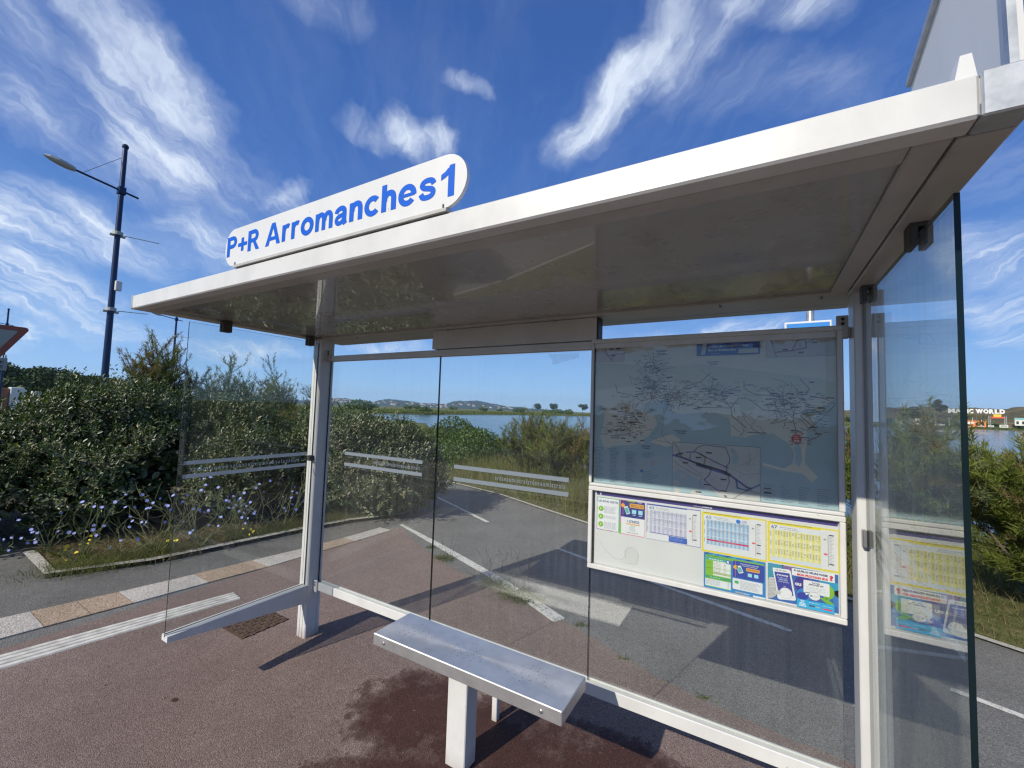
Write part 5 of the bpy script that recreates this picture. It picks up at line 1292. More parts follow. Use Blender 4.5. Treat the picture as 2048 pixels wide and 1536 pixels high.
def tamarisk(name, base, h, spread, nb, label, mats, wts, seed=1, dens=26, cat='shrub', group=None, tl=(.08, .20), lean=(0, 0), bare=0.0):
    """arching stems that end in plumes of fine sprays"""
    rs = np.random.RandomState(seed); root = thing(name, base, label, cat, group); m_ = MB()
    P_ = []; D_ = []; Mi = []
    b0 = np.array(base, float)
    for k in range(nb):
        az = rs.uniform(0, 2 * PI); out = rs.uniform(.15, 1.0) * spread
        top = b0 + np.array([math.cos(az) * out + lean[0], math.sin(az) * out + lean[1], h * rs.uniform(.62, 1.0) * (1 - .25 * (out / spread) ** 2)])
        st = b0 + np.array([rs.uniform(-.15, .15), rs.uniform(-.15, .15), 0]) * spread; mid = st * .5 + top * .5 + np.array([0, 0, h * .12])
        pts = [st]; n = 7
        for i in range(1, n + 1):
            t_ = i / n; q = st * (1 - t_) ** 2 + mid * 2 * t_ * (1 - t_) + top * t_ * t_; pts.append(q + rs.normal(0, .02 * h * .5, 3))
        m_.path([tuple(q) for q in pts], [.016 * h * (1 - i / (n + 1.0)) * .6 + .003 for i in range(n + 1)], M_TWIG, 5)
        mt = rs.choice(len(mats), p=wts)
        for i in range(2, n + 1):
            for _ in range(5):
                t_ = rs.rand(); a = pts[i - 1] * (1 - t_) + pts[i] * t_
                dv = unit(unit(pts[i] - pts[i - 1]) * .6 + rdir(1, rs)[0] * .8 + np.array([0, 0, .35])); ln = rs.uniform(.12, .38) * (.5 + h * .28)
                e = a + dv * ln; e2 = e + unit(dv + rdir(1, rs)[0] * .5 + np.array([0, 0, .3])) * ln * .6
                m_.path([tuple(a), tuple(e), tuple(e2)], [.005, .0035, .0015], M_TWIG, 3)
                if rs.rand() < bare: continue
                c = int(dens * 1.25); tt = rs.uniform(.15, 1.0, c)[:, None]
                P_.append(np.where(tt < .62, a + (e - a) * tt / .62, e + (e2 - e) * (tt - .62) / .38) + rs.normal(0, .012, (c, 3)))
                D_.append(unit(dv * .7 + rdir(c, rs) * .75 + np.array([0, 0, .35]))); Mi.append(np.full(c, mt if rs.rand() < .8 else rs.randint(len(mats))))
    P_ = np.concatenate(P_); D_ = np.concatenate(D_); Mi = np.concatenate(Mi); N = len(P_)
    V, F = blades(P_, D_, rs.uniform(tl[0], tl[1], N) * .55, rs.uniform(.007, .014, N), rs.uniform(0, .3, N), 2, rs)
    quads_obj('foliage', V, F, mats, np.repeat(Mi, 2), root)
    m_.build('branches', root); return root
TM = [M_TAM, M_TAMR, M_TAMG]
tamarisk('tamarisk', (-8.4, 2.0, 0), 2.75, .95, 22, 'rusty tipped tamarisk rising behind the hedge beside the distant thin lamp post', TM, (.15, .6, .25), 41, 60)
tamarisk('tamarisk', (-8.2, 3.3, 0), 2.55, .9, 20, 'grey green feathery tamarisk seen through the side pane', TM, (.8, .1, .1), 42, 54)
tamarisk('tamarisk', (-7.7, 4.3, 0), 2.45, .7, 14, 'open crowned grey tamarisk with bare gaps seen through the side pane', TM, (.8, .15, .05), 43, 44)
tamarisk('tamarisk', (-7.3, 5.15, 0), 2.12, .4, 7, 'small forked tamarisk standing alone against the sky', TM, (.85, .1, .05), 44, 34)
tamarisk('tamarisk', (-6.2, 3.6, 0), 1.55, .9, 12, 'low reddish tamarisk between the hedge and the palm fronds', TM, (.3, .5, .2), 45, 34)
GT = 'tamarisks beyond the cycle path'
tamarisk('tamarisk', (-1.5, 6.6, -.1), 1.55, .85, 26, 'brownish green tamarisk in front of the pond, left of the map board', TM, (.35, .3, .35), 46, 50, group=GT)
tamarisk('tamarisk', (-.45, 6.0, -.1), 1.50, .75, 24, 'fine twiggy tamarisk touching the map board edge in the view', TM, (.5, .25, .25), 47, 46, group=GT, bare=.2)
tamarisk('tamarisk', (1.6, 5.6, -.05), 1.55, .9, 14, 'tamarisk hidden mostly behind the map board', TM, (.4, .3, .3), 48, 30, group=GT)
tamarisk('tamarisk', (3.3, 4.5, 0), 1.60, .7, 20, 'tamarisk glimpsed in the slit beside the map board', TM, (.3, .3, .4), 49, 36, group=GT)
tamarisk('tamarisk', (4.25, 4.25, 0), 1.62, .8, 30, 'dense tamarisk seen through the streaky side pane', TM, (.2, .2, .6), 50, 60, group=GT)
tamarisk('tamarisk', (5.15, 3.85, 0), 1.42, .85, 40, 'yellow green tamarisk outside the glass at the picture edge', TM, (.02, .12, .86), 51, 70, group=GT)
tamarisk('tamarisk', (6.1, 3.3, 0), 1.45, .8, 24, 'rusty brown tamarisk cut off by the picture edge', TM, (.05, .35, .6), 52, 50, group=GT)
tamarisk('tamarisk', (5.6, 4.9, -.2), 1.75, .6, 12, 'thin bare twigged tamarisk standing against the pond', TM, (.2, .5, .3), 53, 16, group=GT, bare=.5)

def dome_bush(name, base, r, h, n, label, mat, seed, group=None, cat='bush', ll=(.05, .09)):
    rs = np.random.RandomState(seed); root = thing(name, base, label, cat, group)
    lob = lobeset((base[0], base[1], base[2] + h * .5), (r, r, h * .52), 9, seed, sz=.42)
    C = np.array([l[0] for l in lob]); Rr = np.array([l[1] for l in lob]); w_ = (Rr ** 2).sum(1); w_ /= w_.sum()
    li = rs.choice(len(lob), n, p=w_); u = rdir(n, rs); p = C[li] + u * Rr[li] * (1 - np.abs(rs.normal(0, .1, n)))[:, None]
    k_ = p[:, 2] > base[2]; p = p[k_]; u = u[k_]; n = len(p)
    L = rs.uniform(ll[0], ll[1], n); V, F = leaves(p, unit(u * .5 + rdir(n, rs) + np.array([0, 0, .3])), unit(u + rdir(n, rs) * .6), L, L * .5)
    quads_obj('foliage', V, F, [mat], None, root)
    m_ = MB()
    for k in range(6): m_.path([base, tuple(C[k] * .5 + np.array(base) * .5 + np.array([0, 0, .1])), tuple(C[k])], [.05, .03, .012], M_BARK, 5)
    m_.build('branches', root); return root
dome_bush('mastic_bush', (-9.4, 10.4, -.9), 1.15, 2.15, 9000, 'dark rounded mastic bush farther along the pond bank', M_MASTIC, 61, 'mastic bushes on the pond bank')
dome_bush('mastic_bush', (-7.0, 10.6, -.9), 1.25, 2.42, 13000, 'darkest mastic bush, standing behind the joint of two panes', M_MASTIC, 62, 'mastic bushes on the pond bank')
dome_bush('mastic_bush', (-4.55, 8.6, -.7), 1.25, 1.95, 11000, 'bright green domed mastic bush between the dark one and the tamarisk', M_MASTIC, 63, 'mastic bushes on the pond bank')

def palm(name, base, label, n, L, seed, h=.2, up=.5, cat='palm'):
    rs = np.random.RandomState(seed); root = thing(name, base, label, cat); m_ = MB(); m_.tube(base, (base[0], base[1], base[2] + h), .14, M_BARK, .11, 9); m_.build('trunk', root)
    b = np.array(base) + np.array([0, 0, h])
    for k in range(n):
        az = 2 * PI * k / n + rs.uniform(-.25, .25); el = rs.uniform(up, 1.35); d = np.array([math.cos(az) * math.cos(el), math.sin(az) * math.cos(el), math.sin(el)]); ll = L * rs.uniform(.75, 1.1)
        pts = [b + d * ll * t_ + np.array([0, 0, -1]) * ll * .28 * t_ ** 2.2 for t_ in np.linspace(0, 1, 12)]
        P_ = []; D_ = []; S_ = []
        for i in range(1, 11):
            for j in range(3):
                q = pts[i] + (pts[i + 1] - pts[i]) * j / 3; ax = unit(pts[i + 1] - pts[i]); sd_ = unit(np.cross(ax, [0, 0, 1])); ln = ll * .26 * math.sin(PI * (.18 + .8 * (i + j / 3) / 11)) + .03
                for s_ in (-1, 1): P_.append(q); D_.append(unit(sd_ * s_ * .8 + ax * .75 + np.array([0, 0, .15]))); S_.append(ln)
        V, F = blades(np.array(P_), np.array(D_), np.array(S_), np.full(len(S_), .02), np.full(len(S_), .1), 2, rs)
        ms = MB(); ms.path([tuple(q) for q in pts], .008, M_PALM, 4)
        fr = quads_obj('frond', V, F, [M_PALM], None, root)
        ms.build('rib', fr)
palm('dwarf_palm', (-7.0, 5.9, 0), 'palm fronds sticking up behind the hedge near the corner post', 16, 1.35, 71, .75, .4)
palm('dwarf_palm', (-4.55, 2.55, 0), 'bright drooping palm fronds caught between the oleaster bushes', 9, .95, 72, .65, .25)

def field(name, pts_fn, n, L, W, mats, wts, bend=(.1, .5), tilt=.35, kind='stuff', seed=1, seg=3):
    rs = np.random.RandomState(seed); p = pts_fn(n, rs); n = len(p); d = unit(np.stack([rs.normal(0, tilt, n), rs.normal(0, tilt, n), np.ones(n)], 1))
    V, F = blades(p, d, rs.uniform(L[0], L[1], n), rs.uniform(W[0], W[1], n), rs.uniform(bend[0], bend[1], n), seg, rs)
    mi = np.repeat(rs.choice(len(mats), n, p=wts), seg)
    return tag(quads_obj(name, V, F, mats, mi), kind=kind)
def g_height(x, y):
    s = (y - far_y(x)) * .92
    return -.022 - 2.1 * min(1, max(0, (s - 2.2) / 15.0)) ** .9 if s > 0 else -.01
def verge(s0, s1, x0=-9, x1=8.5, clump=0.0, pw=1.0):
    def f(n, rs):
        x = rs.uniform(x0, x1, n); s = s0 + (s1 - s0) * rs.rand(n) ** pw
        if clump:
            k = rs.randint(0, 90, n); cx = np.random.RandomState(9).uniform(x0, x1, 90); x = cx[k] + rs.normal(0, clump, n)
        y = np.array([far_y(a) for a in x]) + s / .92
        return np.stack([x, y, np.array([g_height(a, b) for a, b in zip(x, y)])], 1)
    return f
field('grass', verge(.06, 2.6, pw=1.2), 26000, (.03, .13), (.003, .007), [M_GRASS, M_STRAW, M_REED], (.5, .3, .2), seed=81)
field('grass', verge(.7, 2.8, clump=.3), 15000, (.10, .42), (.003, .006), [M_GRASS, M_STRAW, M_REED], (.25, .45, .3), (.2, .8), .45, seed=82)
field('grass', verge(1.8, 7.0), 24000, (.25, .65), (.004, .009), [M_STRAW, M_REED, M_GRASS], (.4, .35, .25), (.1, .6), .28, seed=83)
def tufts(boxes):
    def f(n, rs):
        k = rs.randint(0, len(boxes), n); B = np.array(boxes)[k]
        x = B[:, 0] + rs.normal(0, 1, n) * B[:, 2]; y = B[:, 1] + rs.normal(0, 1, n) * B[:, 3]
        ok = np.array([b > far_y(a) + .25 for a, b in zip(x, y)]); x = x[ok]; y = y[ok]
        return np.stack([x, y, np.array([g_height(a, b) for a, b in zip(x, y)])], 1)
    return f
field('reeds', tufts([(-2.6, 6.9, .5, .35), (-1.6, 6.3, .45, .3), (-.7, 5.9, .4, .25), (.15, 5.6, .28, .2), (.8, 5.35, .3, .22), (-3.4, 7.6, .6, .4), (.35, 5.2, .25, .15), (3.2, 4.2, .4, .25), (2.2, 4.8, .5, .2)]), 13000, (.25, .82), (.005, .011), [M_STRAW, M_REED, M_TAMG], (.34, .38, .28), (.05, .7), .26, seed=84, seg=4)
# marsh grass down to the water on the far left of the pond
def bank(n, rs):
    az = rs.uniform(-60, -38, n); r = rs.uniform(14, 60, n); p = np.array([P(a, b, 0) for a, b in zip(az, r)])
    p[:, 2] = [min(max(g_height(x, y), -1.42), 0) if b > 16 else g_height(x, y) for (x, y, _), b in zip(p, r)]
    return p
field('marsh_grass', bank, 30000, (.3, .9), (.015, .04), [M_GRASS, M_REED, M_STRAW], (.35, .4, .25), (.1, .5), .25, seed=85, seg=2)
def shore(n, rs):
    az = rs.uniform(-58, 22, n); fr = np.interp(az, [-58, -51, -40, -32, -20.5, 5, 11.6, 13.4, 16.4, 20, 32], [150, 172, 200, 262, 352, 350, 345, 430, 432, 450, 470])
    r = fr + rs.uniform(0, 1, n) ** 1.6 * 120 + 1; p = np.array([P(a, b, -1.2) for a, b in zip(az, r)]); p[:, 2] += np.clip((r - fr) / 60, 0, 1) * .2
    return p
field('marsh_grass', shore, 34000, (.5, 1.3), (.25, .7), [M_GRASS, M_REED, M_TAMG], (.5, .25, .25), (.1, .4), .3, seed=86, seg=2)

# the soil bed: grass, litter and chicory
from_bed = [(-3.85, -.60), (-2.9, -.65), (-2.59, 0), (-2.50, .75), (-2.42, 1.53), (-2.29, 2.24), (-2.1, 2.7)]
def bed_pts(depth, x_in=.05):
    def f(n, rs):
        seg = rs.randint(0, len(from_bed) - 1, n); t_ = rs.rand(n); A = np.array(from_bed)[seg]; B = np.array(from_bed)[seg + 1]; q = A + (B - A) * t_[:, None]
        back = np.where(seg == 0, 0, 1)[:, None]; inn = np.where(back == 1, np.array([[-1.0, .12]]), np.array([[.0, 1.0]]))
        q = q + inn * (x_in + depth * rs.rand(n)[:, None] ** 1.3)
        return np.stack([q[:, 0], q[:, 1], np.full(n, .03)], 1)
    return f
field('grass', bed_pts(1.1), 4200, (.03, .15), (.002, .0045), [M_GRASS, M_STRAW, M_REED], (.22, .52, .26), (.2, .9), .6, seed=87)
def tuft2(n, rs):
    k = rs.randint(0, 7, n); c = np.array([(-2.95, -.48), (-2.80, -.30), (-2.72, 0.15), (-2.75, .9), (-2.62, 1.4), (-2.6, 1.9), (-2.5, 2.3)])[k]
    return np.stack([c[:, 0] + rs.normal(0, .13, n), c[:, 1] + rs.normal(0, .17, n), np.full(n, .03)], 1)
field('grass', tuft2, 5200, (.05, .20), (.002, .0045), [M_GRASS, M_REED, M_STRAW], (.45, .3, .25), (.2, .8), .5, seed=88)
rs_ = np.random.RandomState(89); p_ = bed_pts(1.3)(2600, rs_); p_[:, 2] = .034
V, F = leaves(p_, unit(np.stack([rs_.normal(size=2600), rs_.normal(size=2600), rs_.normal(0, .15, 2600)], 1)), unit(np.array([0, 0, 1]) + rs_.normal(0, .35, (2600, 3))), rs_.uniform(.015, .05, 2600), rs_.uniform(.008, .02, 2600))
tag(quads_obj('leaf_litter', V, F, [M_LITTER]), kind='stuff')

def flower_proto(mat, r=.0155, petals=12, name='flower'):
    m = MB(); vs = [(0, 0, .004)]; n = petals * 2
    for i in range(n):
        th = 2 * PI * i / n; q = r * (1 if i % 2 == 0 else .72); vs.append((q * math.cos(th), q * math.sin(th), .0 + (.004 if i % 2 else .006)))
    m.add(vs, [(0, 1 + i, 1 + (i + 1) % n) for i in range(n)], mat)
    return m.build(name)
FL_B = flower_proto(M_CHIC); FL_Y = flower_proto(M_YELF, .014, 10)
def chicory(base, h, nst, seed, label, flowers, proto=FL_B, name='chicory_plant', group='chicory plants on the soil bed'):
    rs = np.random.RandomState(seed); root = thing(name, base, label, 'wildflower', group); m = MB(); tips = []
    for k in range(nst):
        az = rs.uniform(0, 2 * PI); q = np.array(base, float); dv = unit(np.array([math.cos(az) * .75, math.sin(az) * .75, 1.0])); ln = h / 5 * rs.uniform(.8, 1.3); pts = [q]
        for i in range(5):
            dv = unit(dv + rs.normal(0, .22, 3) + np.array([0, 0, .05])); q = q + dv * ln; pts.append(q)
            if i > 0:
                b = unit(dv + rdir(1, rs)[0] * .9); e = q + b * ln * rs.uniform(.4, 1.2); e2 = e + unit(b + np.array([0, 0, .5]) + rs.normal(0, .2, 3)) * ln * .5
                m.path([tuple(q), tuple(e), tuple(e2)], [.0028, .0022, .0015], M_STEMG, 4); tips += [e2, e]
        m.path([tuple(x) for x in pts], [.0040, .0036, .0032, .0028, .0024, .0018], M_STEMG, 4); tips.append(pts[-1])
    m.build('stems', root)
    lf = 14; p = np.array(base) + np.stack([rs.normal(0, .03, lf), rs.normal(0, .03, lf), np.full(lf, .02)], 1)
    V, F = blades(p, unit(np.stack([rs.normal(0, 1, lf), rs.normal(0, 1, lf), rs.uniform(.3, 1, lf)], 1)), rs.uniform(.06, .14, lf), rs.uniform(.008, .018, lf), np.full(lf, .4), 3, rs)
    quads_obj('leaves', V, F, [M_GRASS], None, root)
    rs.shuffle(tips)
    for t_ in tips[:flowers]:
        o = proto.copy(); COL.objects.link(o); o.parent = root; o.location = Vector(t_) - root.location
        o.rotation_euler = (rs.uniform(.5, 1.45), 0, rs.uniform(.1, 2.0)); s_ = rs.uniform(.85, 1.35); o.scale = (s_, s_, s_)
CH = [((-2.72, .10, .03), .55, 4, 5, 'chicory stems leaning beside the edge of the side pane'), ((-2.62, .45, .03), .60, 5, 8, 'chicory with most blue flowers, behind the arm of the shelter'), ((-2.9, .55, .03), .72, 4, 5, 'tall chicory reaching up to the glass stripes'),
      ((-2.62, .85, .03), .55, 5, 8, 'bushy blue flowered chicory seen through the side pane'), ((-2.75, 1.15, .03), .70, 4, 6, 'chicory with upright bare tips in front of the low bush'), ((-2.58, 1.38, .03), .50, 5, 7, 'low chicory near the kerb by the corner post'),
      ((-2.85, 1.65, .03), .70, 4, 5, 'chicory standing just beside the corner post'), ((-2.95, .95, .03), .62, 5, 6, 'chicory in the shade of the low oleaster bush'), ((-2.66, 1.85, .03), .45, 3, 3, 'chicory partly hidden by the corner post'),
      ((-3.05, .15, .03), .40, 4, 4, 'sprawling chicory on the dark gap in the hedge'), ((-3.15, -.35, .03), .62, 4, 6, 'hooked chicory stem at the bed corner'), ((-3.45, -.48, .03), .42, 3, 5, 'short chicory beside the yellow flowers'),
      ((-3.75, -.50, .03), .38, 3, 5, 'chicory flowering by the picture edge'), ((-4.0, -.75, .03), .30, 3, 4, 'flat chicory on the asphalt edge'), ((-2.85, -.15, .03), .38, 4, 2, 'bare stemmed chicory with forked tips'), ((-2.95, .30, .03), .50, 4, 3, 'thin chicory crossing the pane edge')]
for i, (b, h, n, f, l) in enumerate(CH): chicory(b, h, n + 2, 100 + i, l, int(f * 1.35) + 1)
for i, (b, l) in enumerate([((-3.05, -.42, .03), 'yellow flowered weed clump nearest the kerb corner'), ((-3.3, -.30, .03), 'yellow flowered weed clump at the hedge foot'), ((-2.66, .22, .03), 'small yellow flowers on bare soil'), ((-2.6, 1.05, .03), 'yellow flowers at the kerb below the chicory'), ((-2.5, 1.75, .03), 'yellow flowers beside the corner post')]):
    chicory(b, .16, 6, 140 + i, l, 5, FL_Y, 'hawkweed', 'yellow weeds on the soil bed')
bpy.data.objects.remove(FL_B); bpy.data.objects.remove(FL_Y)
# weeds in the joint between path and apron
def weed(base, r, h, label, seed, n=170, tall=0, mat=M_GRASS):
    rs = np.random.RandomState(seed); root = thing('weed_tuft', base, label, 'weed', 'weeds in the asphalt joint'); p = np.array(base) + np.stack([rs.normal(0, r * .45, n), rs.normal(0, r * .3, n), np.zeros(n)], 1)
    V, F = blades(p, unit(np.stack([rs.normal(0, .8, n), rs.normal(0, .8, n), rs.uniform(.35, 1, n)], 1)), rs.uniform(.3, 1, n) * h, rs.uniform(.003, .008, n), rs.uniform(.2, .9, n), 3, rs)
    quads_obj('leaves', V, F, [mat, M_REED], np.repeat((rs.rand(n) < .3).astype(int), 3), root)
    if tall:
        m = MB()
        for k in range(tall):
            q = np.array(base) + np.array([rs.normal(0, r * .4), rs.normal(0, r * .3), 0]); dv = unit(np.array([rs.normal(0, .35), rs.normal(0, .35), 1.0])); pts = [q]
            for i in range(4):
                dv = unit(dv + rs.normal(0, .15, 3)); q = q + dv * h * rs.uniform(.45, .75); pts.append(q)
                b = unit(dv + rdir(1, rs)[0] * .8); m.path([tuple(q), tuple(q + b * h * .6)], [.0013, .0008], M_TWIG, 3)
            m.path([tuple(x) for x in pts], [.002, .0018, .0015, .0012, .001], M_TWIG, 3)
        m.build('stems', root)
weed((.62, 1.60, .0), .20, .13, 'weed tuft with tall dry stems on the white line', 201, 300, 9)
weed((.95, 1.50, .0), .22, .15, 'largest weed tuft, at the worn end of the white line', 202, 420, 11)
weed((-.25, 1.86, .0), .13, .10, 'green weed tuft where the white line meets the red asphalt', 203, 220, 4)
weed((-.62, 2.08, .0), .07, .07, 'tiny yellow green weed near the bush', 204, 60)
weed((1.60, 1.33, .0), .06, .05, 'small weed in front of the bench reflection', 205, 60)
weed((2.02, 1.06, .0), .05, .04, 'smallest weed right of the bench', 206, 50)
weed((2.55, .92, .0), .05, .03, 'flat weed under the timetable board', 207, 50)

# ================================================================== STREET FURNITURE
M_LAMPB = flat('lamp_post_blue', (.004, .020, .075), .3, .2, var=.1)
M_LAMPG = flat('lamp_grey', (.42, .44, .43), .4)
M_LENS = flat('lamp_teal_top', (.02, .16, .22), .2)
def lamp(base, label, group='blue street lamps'):
    """tall tapered post, cross arm with the lantern; arm runs along -y"""
    x, y, z = base; root = thing('street_lamp', base, label, 'street lamp', group)
    m = MB(); m.tube((x, y, z), (x, y, z + 3.4), .060, M_LAMPB, .047, 16); m.tube((x, y, z + 3.4), (x, y, z + 6.28), .046, M_LAMPB, .036, 16); m.ball((x, y, z + 6.32), .052, M_LAMPB, 14, 9); m.build('pole', root)
    m = MB(); ax = (0, -1, .17); p0 = (x + .03, y + .24, z + 5.44); p1 = (x + .03, y - .62, z + 5.44 + .86 * .13)
    m.tube(p0, p1, .018, M_LAMPB, n=10); m.hull_box((x - .055, y - .055, z + 5.41), (x + .055, y + .055, z + 5.55), .01, M_LAMPB); m.tube((x, y - .03, z + 6.10), (x + .03, y - .52, z + 5.56), .004, M_TWIG, n=5); m.build('arm', root)
    m = MB(); hx, hy, hz = p1; n = 10; V = []; prof = [(0, .035, .04, -.032), (.05, .06, .052, -.042), (.11, .075, .06, -.052), (.21, .08, .062, -.05), (.31, .055, .045, -.036), (.375, .015, .02, -.014)]
    for u, wd, up, dn in prof:
        for i in range(n):
            th = 2 * PI * i / n; V.append((hx + wd * math.cos(th), hy - u, hz + u * .17 + (up if math.sin(th) > 0 else -dn) * math.sin(th)))
    for j in range(len(prof) - 1):
        for i in range(n):
            a, b, c, d = j * n + i, j * n + (i + 1) % n, (j + 1) * n + (i + 1) % n, (j + 1) * n + i
            m.add([V[a], V[b], V[c], V[d]], [(3, 2, 1, 0)], M_LENS if (0 < i < n / 2 - 1 and j in (2, 3)) else M_LAMPG)
    m.add(V[:n], [tuple(range(n))], M_LAMPG); m.build('lantern', root)
    for zz, rr in ((4.68, .5), (3.28, .42)):
        m = MB(); m.tube((x, y, z + zz - .03), (x, y, z + zz + .03), .078, M_LAMPG, n=16); m.hull_box((x - .02, y - .11, z + zz - .06), (x + .02, y + .11, z + zz - .02), .004, M_LAMPG)
        m.tube((x, y + .1, z + zz - .01), (x + .05, y + .1 + rr, z + zz + .02), .008, M_LAMPG, n=6); m.build('clamp_bracket', root)
    m = MB(); m.hull_box((x + .07, y + .0, z + 3.62), (x + .13, y + .09, z + 3.80), .008, M_SIGN); m.build('meter_box', root)
    return root
L0 = lamp((-7.25, .83, 0), 'tall blue street lamp above the hedge with one arm and lantern')
for (a, r, l) in ((-69.2, 25.6, 'thin distant blue street lamp behind the tamarisk under the roof corner'), (-80.72, 36, 'farthest blue street lamp, behind the triangular sign')):
    c = copy_tree(L0); c.location = P(a, r, 0); c['label'] = l
# triangular sign with plate
M_SREDB = flat('sign_red', (.27, .075, .045), .5); M_SGREY = flat('sign_white_face', (.30, .33, .30), .5)
ts = thing('yield_sign', (-6.0, -.735, 0), 'upside down red bordered triangular sign over a small white plate, cut by the picture edge', 'road sign')
def tri(cy, ztop, side, rr, x, th, mat, mb):
    hgt = side * .866; C3 = [(cy + side / 2, ztop), (cy - side / 2, ztop), (cy, ztop - hgt)]; cen = (cy, ztop - hgt / 3); pts = []
    for i, (a, b) in enumerate(C3):
        d = math.atan2(b - cen[1], a - cen[0]); q = (a - math.cos(d) * rr * 2, b - math.sin(d) * rr * 2)
        for k in range(-4, 5): th_ = d + k * D2R(15); pts.append((q[0] + rr * math.cos(th_), q[1] + rr * math.sin(th_)))
    # order: walk round the outline
    pts.sort(key=lambda p: math.atan2(p[1] - cen[1], p[0] - cen[0])); mb.extrude(pts, 0, x - th, x, mat)
m = MB(); tri(-.735, 2.635, .80, .035, -6.0, .02, M_SREDB, m); m.build('plate_rim', ts)
m = MB(); tri(-.735, 2.572, .56, .012, -5.998, .0015, M_SGREY, m); m.build('plate_face', ts)
m = MB(); m.tube((-6.05, -.735, 0), (-6.05, -.735, 2.68), .030, M_GALV, n=12); m.build('pole', ts)
m = MB(); m.hull_box((-6.018, -1.00, 2.015), (-6.0, -.525, 2.19), .006, M_SGREY)
text_fit(m, 'CÉDEZ LE', -.92, -.555, 2.115, 2.155, lambda u, v: (-5.999, u, v), M_BLACK, bold=.02); text_fit(m, 'PASSAGE', -.92, -.560, 2.045, 2.085, lambda u, v: (-5.999, u, v), M_BLACK, bold=.02)
m.build('text_plate', ts)
# blue sign behind the board
bs = thing('path_sign', (3.42, 4.05, 0), 'blue sign with a white rim showing just above the map board', 'road sign')
M_SBLUE = flat('panel_blue', (.02, .22, .62), .4)
m = MB(); m.hull_box((3.10, 3.97, 2.30), (3.56, 3.985, 2.855), .012, M_SIGN); m.build('plate_rim', bs)
m = MB(); m.hull_box((3.122, 3.9655, 2.322), (3.538, 3.9695, 2.833), .003, M_SBLUE); m.build('plate_face', bs)
m = MB(); m.tube((3.36, 4.04, -.02), (3.36, 4.04, 3.22), .040, M_GALV, n=14); m.build('pole', bs)
# manhole / drain cover, rusty
M_RUST = flat('rusty_iron', (.13, .085, .06), .8, .3, var=.45, vscale=30, bumps=.4, bscale=90)
dc = thing('drain_cover', (-.5, -.07, .004), 'rusty chequered iron drain cover set in the red asphalt beside the corner post', 'drain cover')
m = MB(); m.box((-.640, -.245, .0045), (-.355, .105, .009), M_RUST); m.build('plate', dc)
m = MB()
for i in range(7):
    for j in range(9):
        x = -.622 + i * .041; y = -.228 + j * .038
        if (i + j) % 2: m.hull_box((x, y + .008, .0095), (x + .030, y + .018, .014), .002, M_RUST)
        else: m.hull_box((x + .010, y, .0095), (x + .020, y + .028, .014), .002, M_RUST)
m.build('chequer_ribs', dc)

# ================================================================== FAR SIDE
def tree(base, h, r, label, mat, seed, n=2200, flatc=1.0, group=None, cat='tree', lw=.5, trunk=.4):
    rs = np.random.RandomState(seed); root = thing('tree', base, label, cat, group); b = np.array(base, float); m = MB()
    m.path([tuple(b), tuple(b + np.array([r * .06, 0, h * .35])), tuple(b + np.array([0, 0, h * .75]))], [h * .028, h * .022, h * .01], M_BARK, 7)
    for k in range(6):
        u = rdir(1, rs)[0]; m.path([tuple(b + np.array([0, 0, h * trunk])), tuple(b + np.array([u[0] * r * .7, u[1] * r * .7, h * rs.uniform(.6, .85)]))], [h * .014, h * .004], M_BARK, 5)
    m.build('trunk', root)
    C = []; Rr = []
    for k in range(11):
        u = rdir(1, rs)[0]; C.append(b + np.array([u[0] * r * .62, u[1] * r * .62, h * (1 - (1 - trunk) * .5) + u[2] * h * (1 - trunk) * .32 * flatc])); q = rs.uniform(.3, .52) * r; Rr.append((q, q, q * .75 * flatc))
    C = np.array(C); Rr = np.array(Rr); li = rs.randint(0, 11, n); u = rdir(n, rs); p = C[li] + u * Rr[li] * (rs.uniform(.45, 1, n) ** .5)[:, None]
    L = rs.uniform(.6, 1.3, n) * lw; V, F = leaves(p, rdir(n, rs), unit(u + rdir(n, rs) * .5 + np.array([0, 0, .4])), L, L * .6); quads_obj('crown', V, F, [mat], None, root)
    return root
tree(P(-50.3, 190, -1.1), 4.6, 6.5, 'wide low dark bush tree on the far shore under the left pane', M_MASTIC, 301, 1500, .8, 'trees on the far shore', lw=.8, trunk=.1)
tree(P(-49.4, 196, -1.1), 3.9, 3.6, 'round dark tree on the far shore beside the wide low one', M_MASTIC, 302, 1500, 1, 'trees on the far shore', lw=.6, trunk=.1)
tree(P(-26.9, 380, -1), 9.5, 4.0, 'lone spiky tree on the far shore, left one of the pair', M_PINE, 303, 1100, .9, 'trees on the far shore', lw=.8)
tree(P(-24.7, 385, -1), 10.5, 5.0, 'broader lone tree on the far shore, right one of the pair', M_PINE, 304, 1400, .9, 'trees on the far shore', lw=.8)
tree(P(-20.9, 375, -1), 10, 4.6, 'tree on the far shore against the frame of the map board', M_PINE, 305, 1300, .9, 'trees on the far shore', lw=.8)
tree(P(-22.6, 362, -1), 3.6, 4.0, 'small dark bush by the water in front of the tree pair', M_MASTIC, 306, 900, .8, 'trees on the far shore', lw=.7, trunk=.1)
tree(P(-41.9, 205, -1.1), 2.4, 4.6, 'low dark bush by the water behind the mastic bushes', M_MASTIC, 307, 900, .7, 'trees on the far shore', lw=.6, trunk=.1)
tree(P(13.05, 560, 0), 20, 7.5, 'parasol tree on the scrub hill behind the cream buildings', M_PINE, 308, 1700, .7, 'trees on the scrub hill', lw=1.6, trunk=.1)
tree(P(14.88, 600, 12), 13, 6.0, 'tall tree breaking the skyline of the scrub hill', M_PINE, 309, 1700, 1.2, 'trees on the scrub hill', lw=1.5, trunk=.25)
rs_ = np.random.RandomState(77)
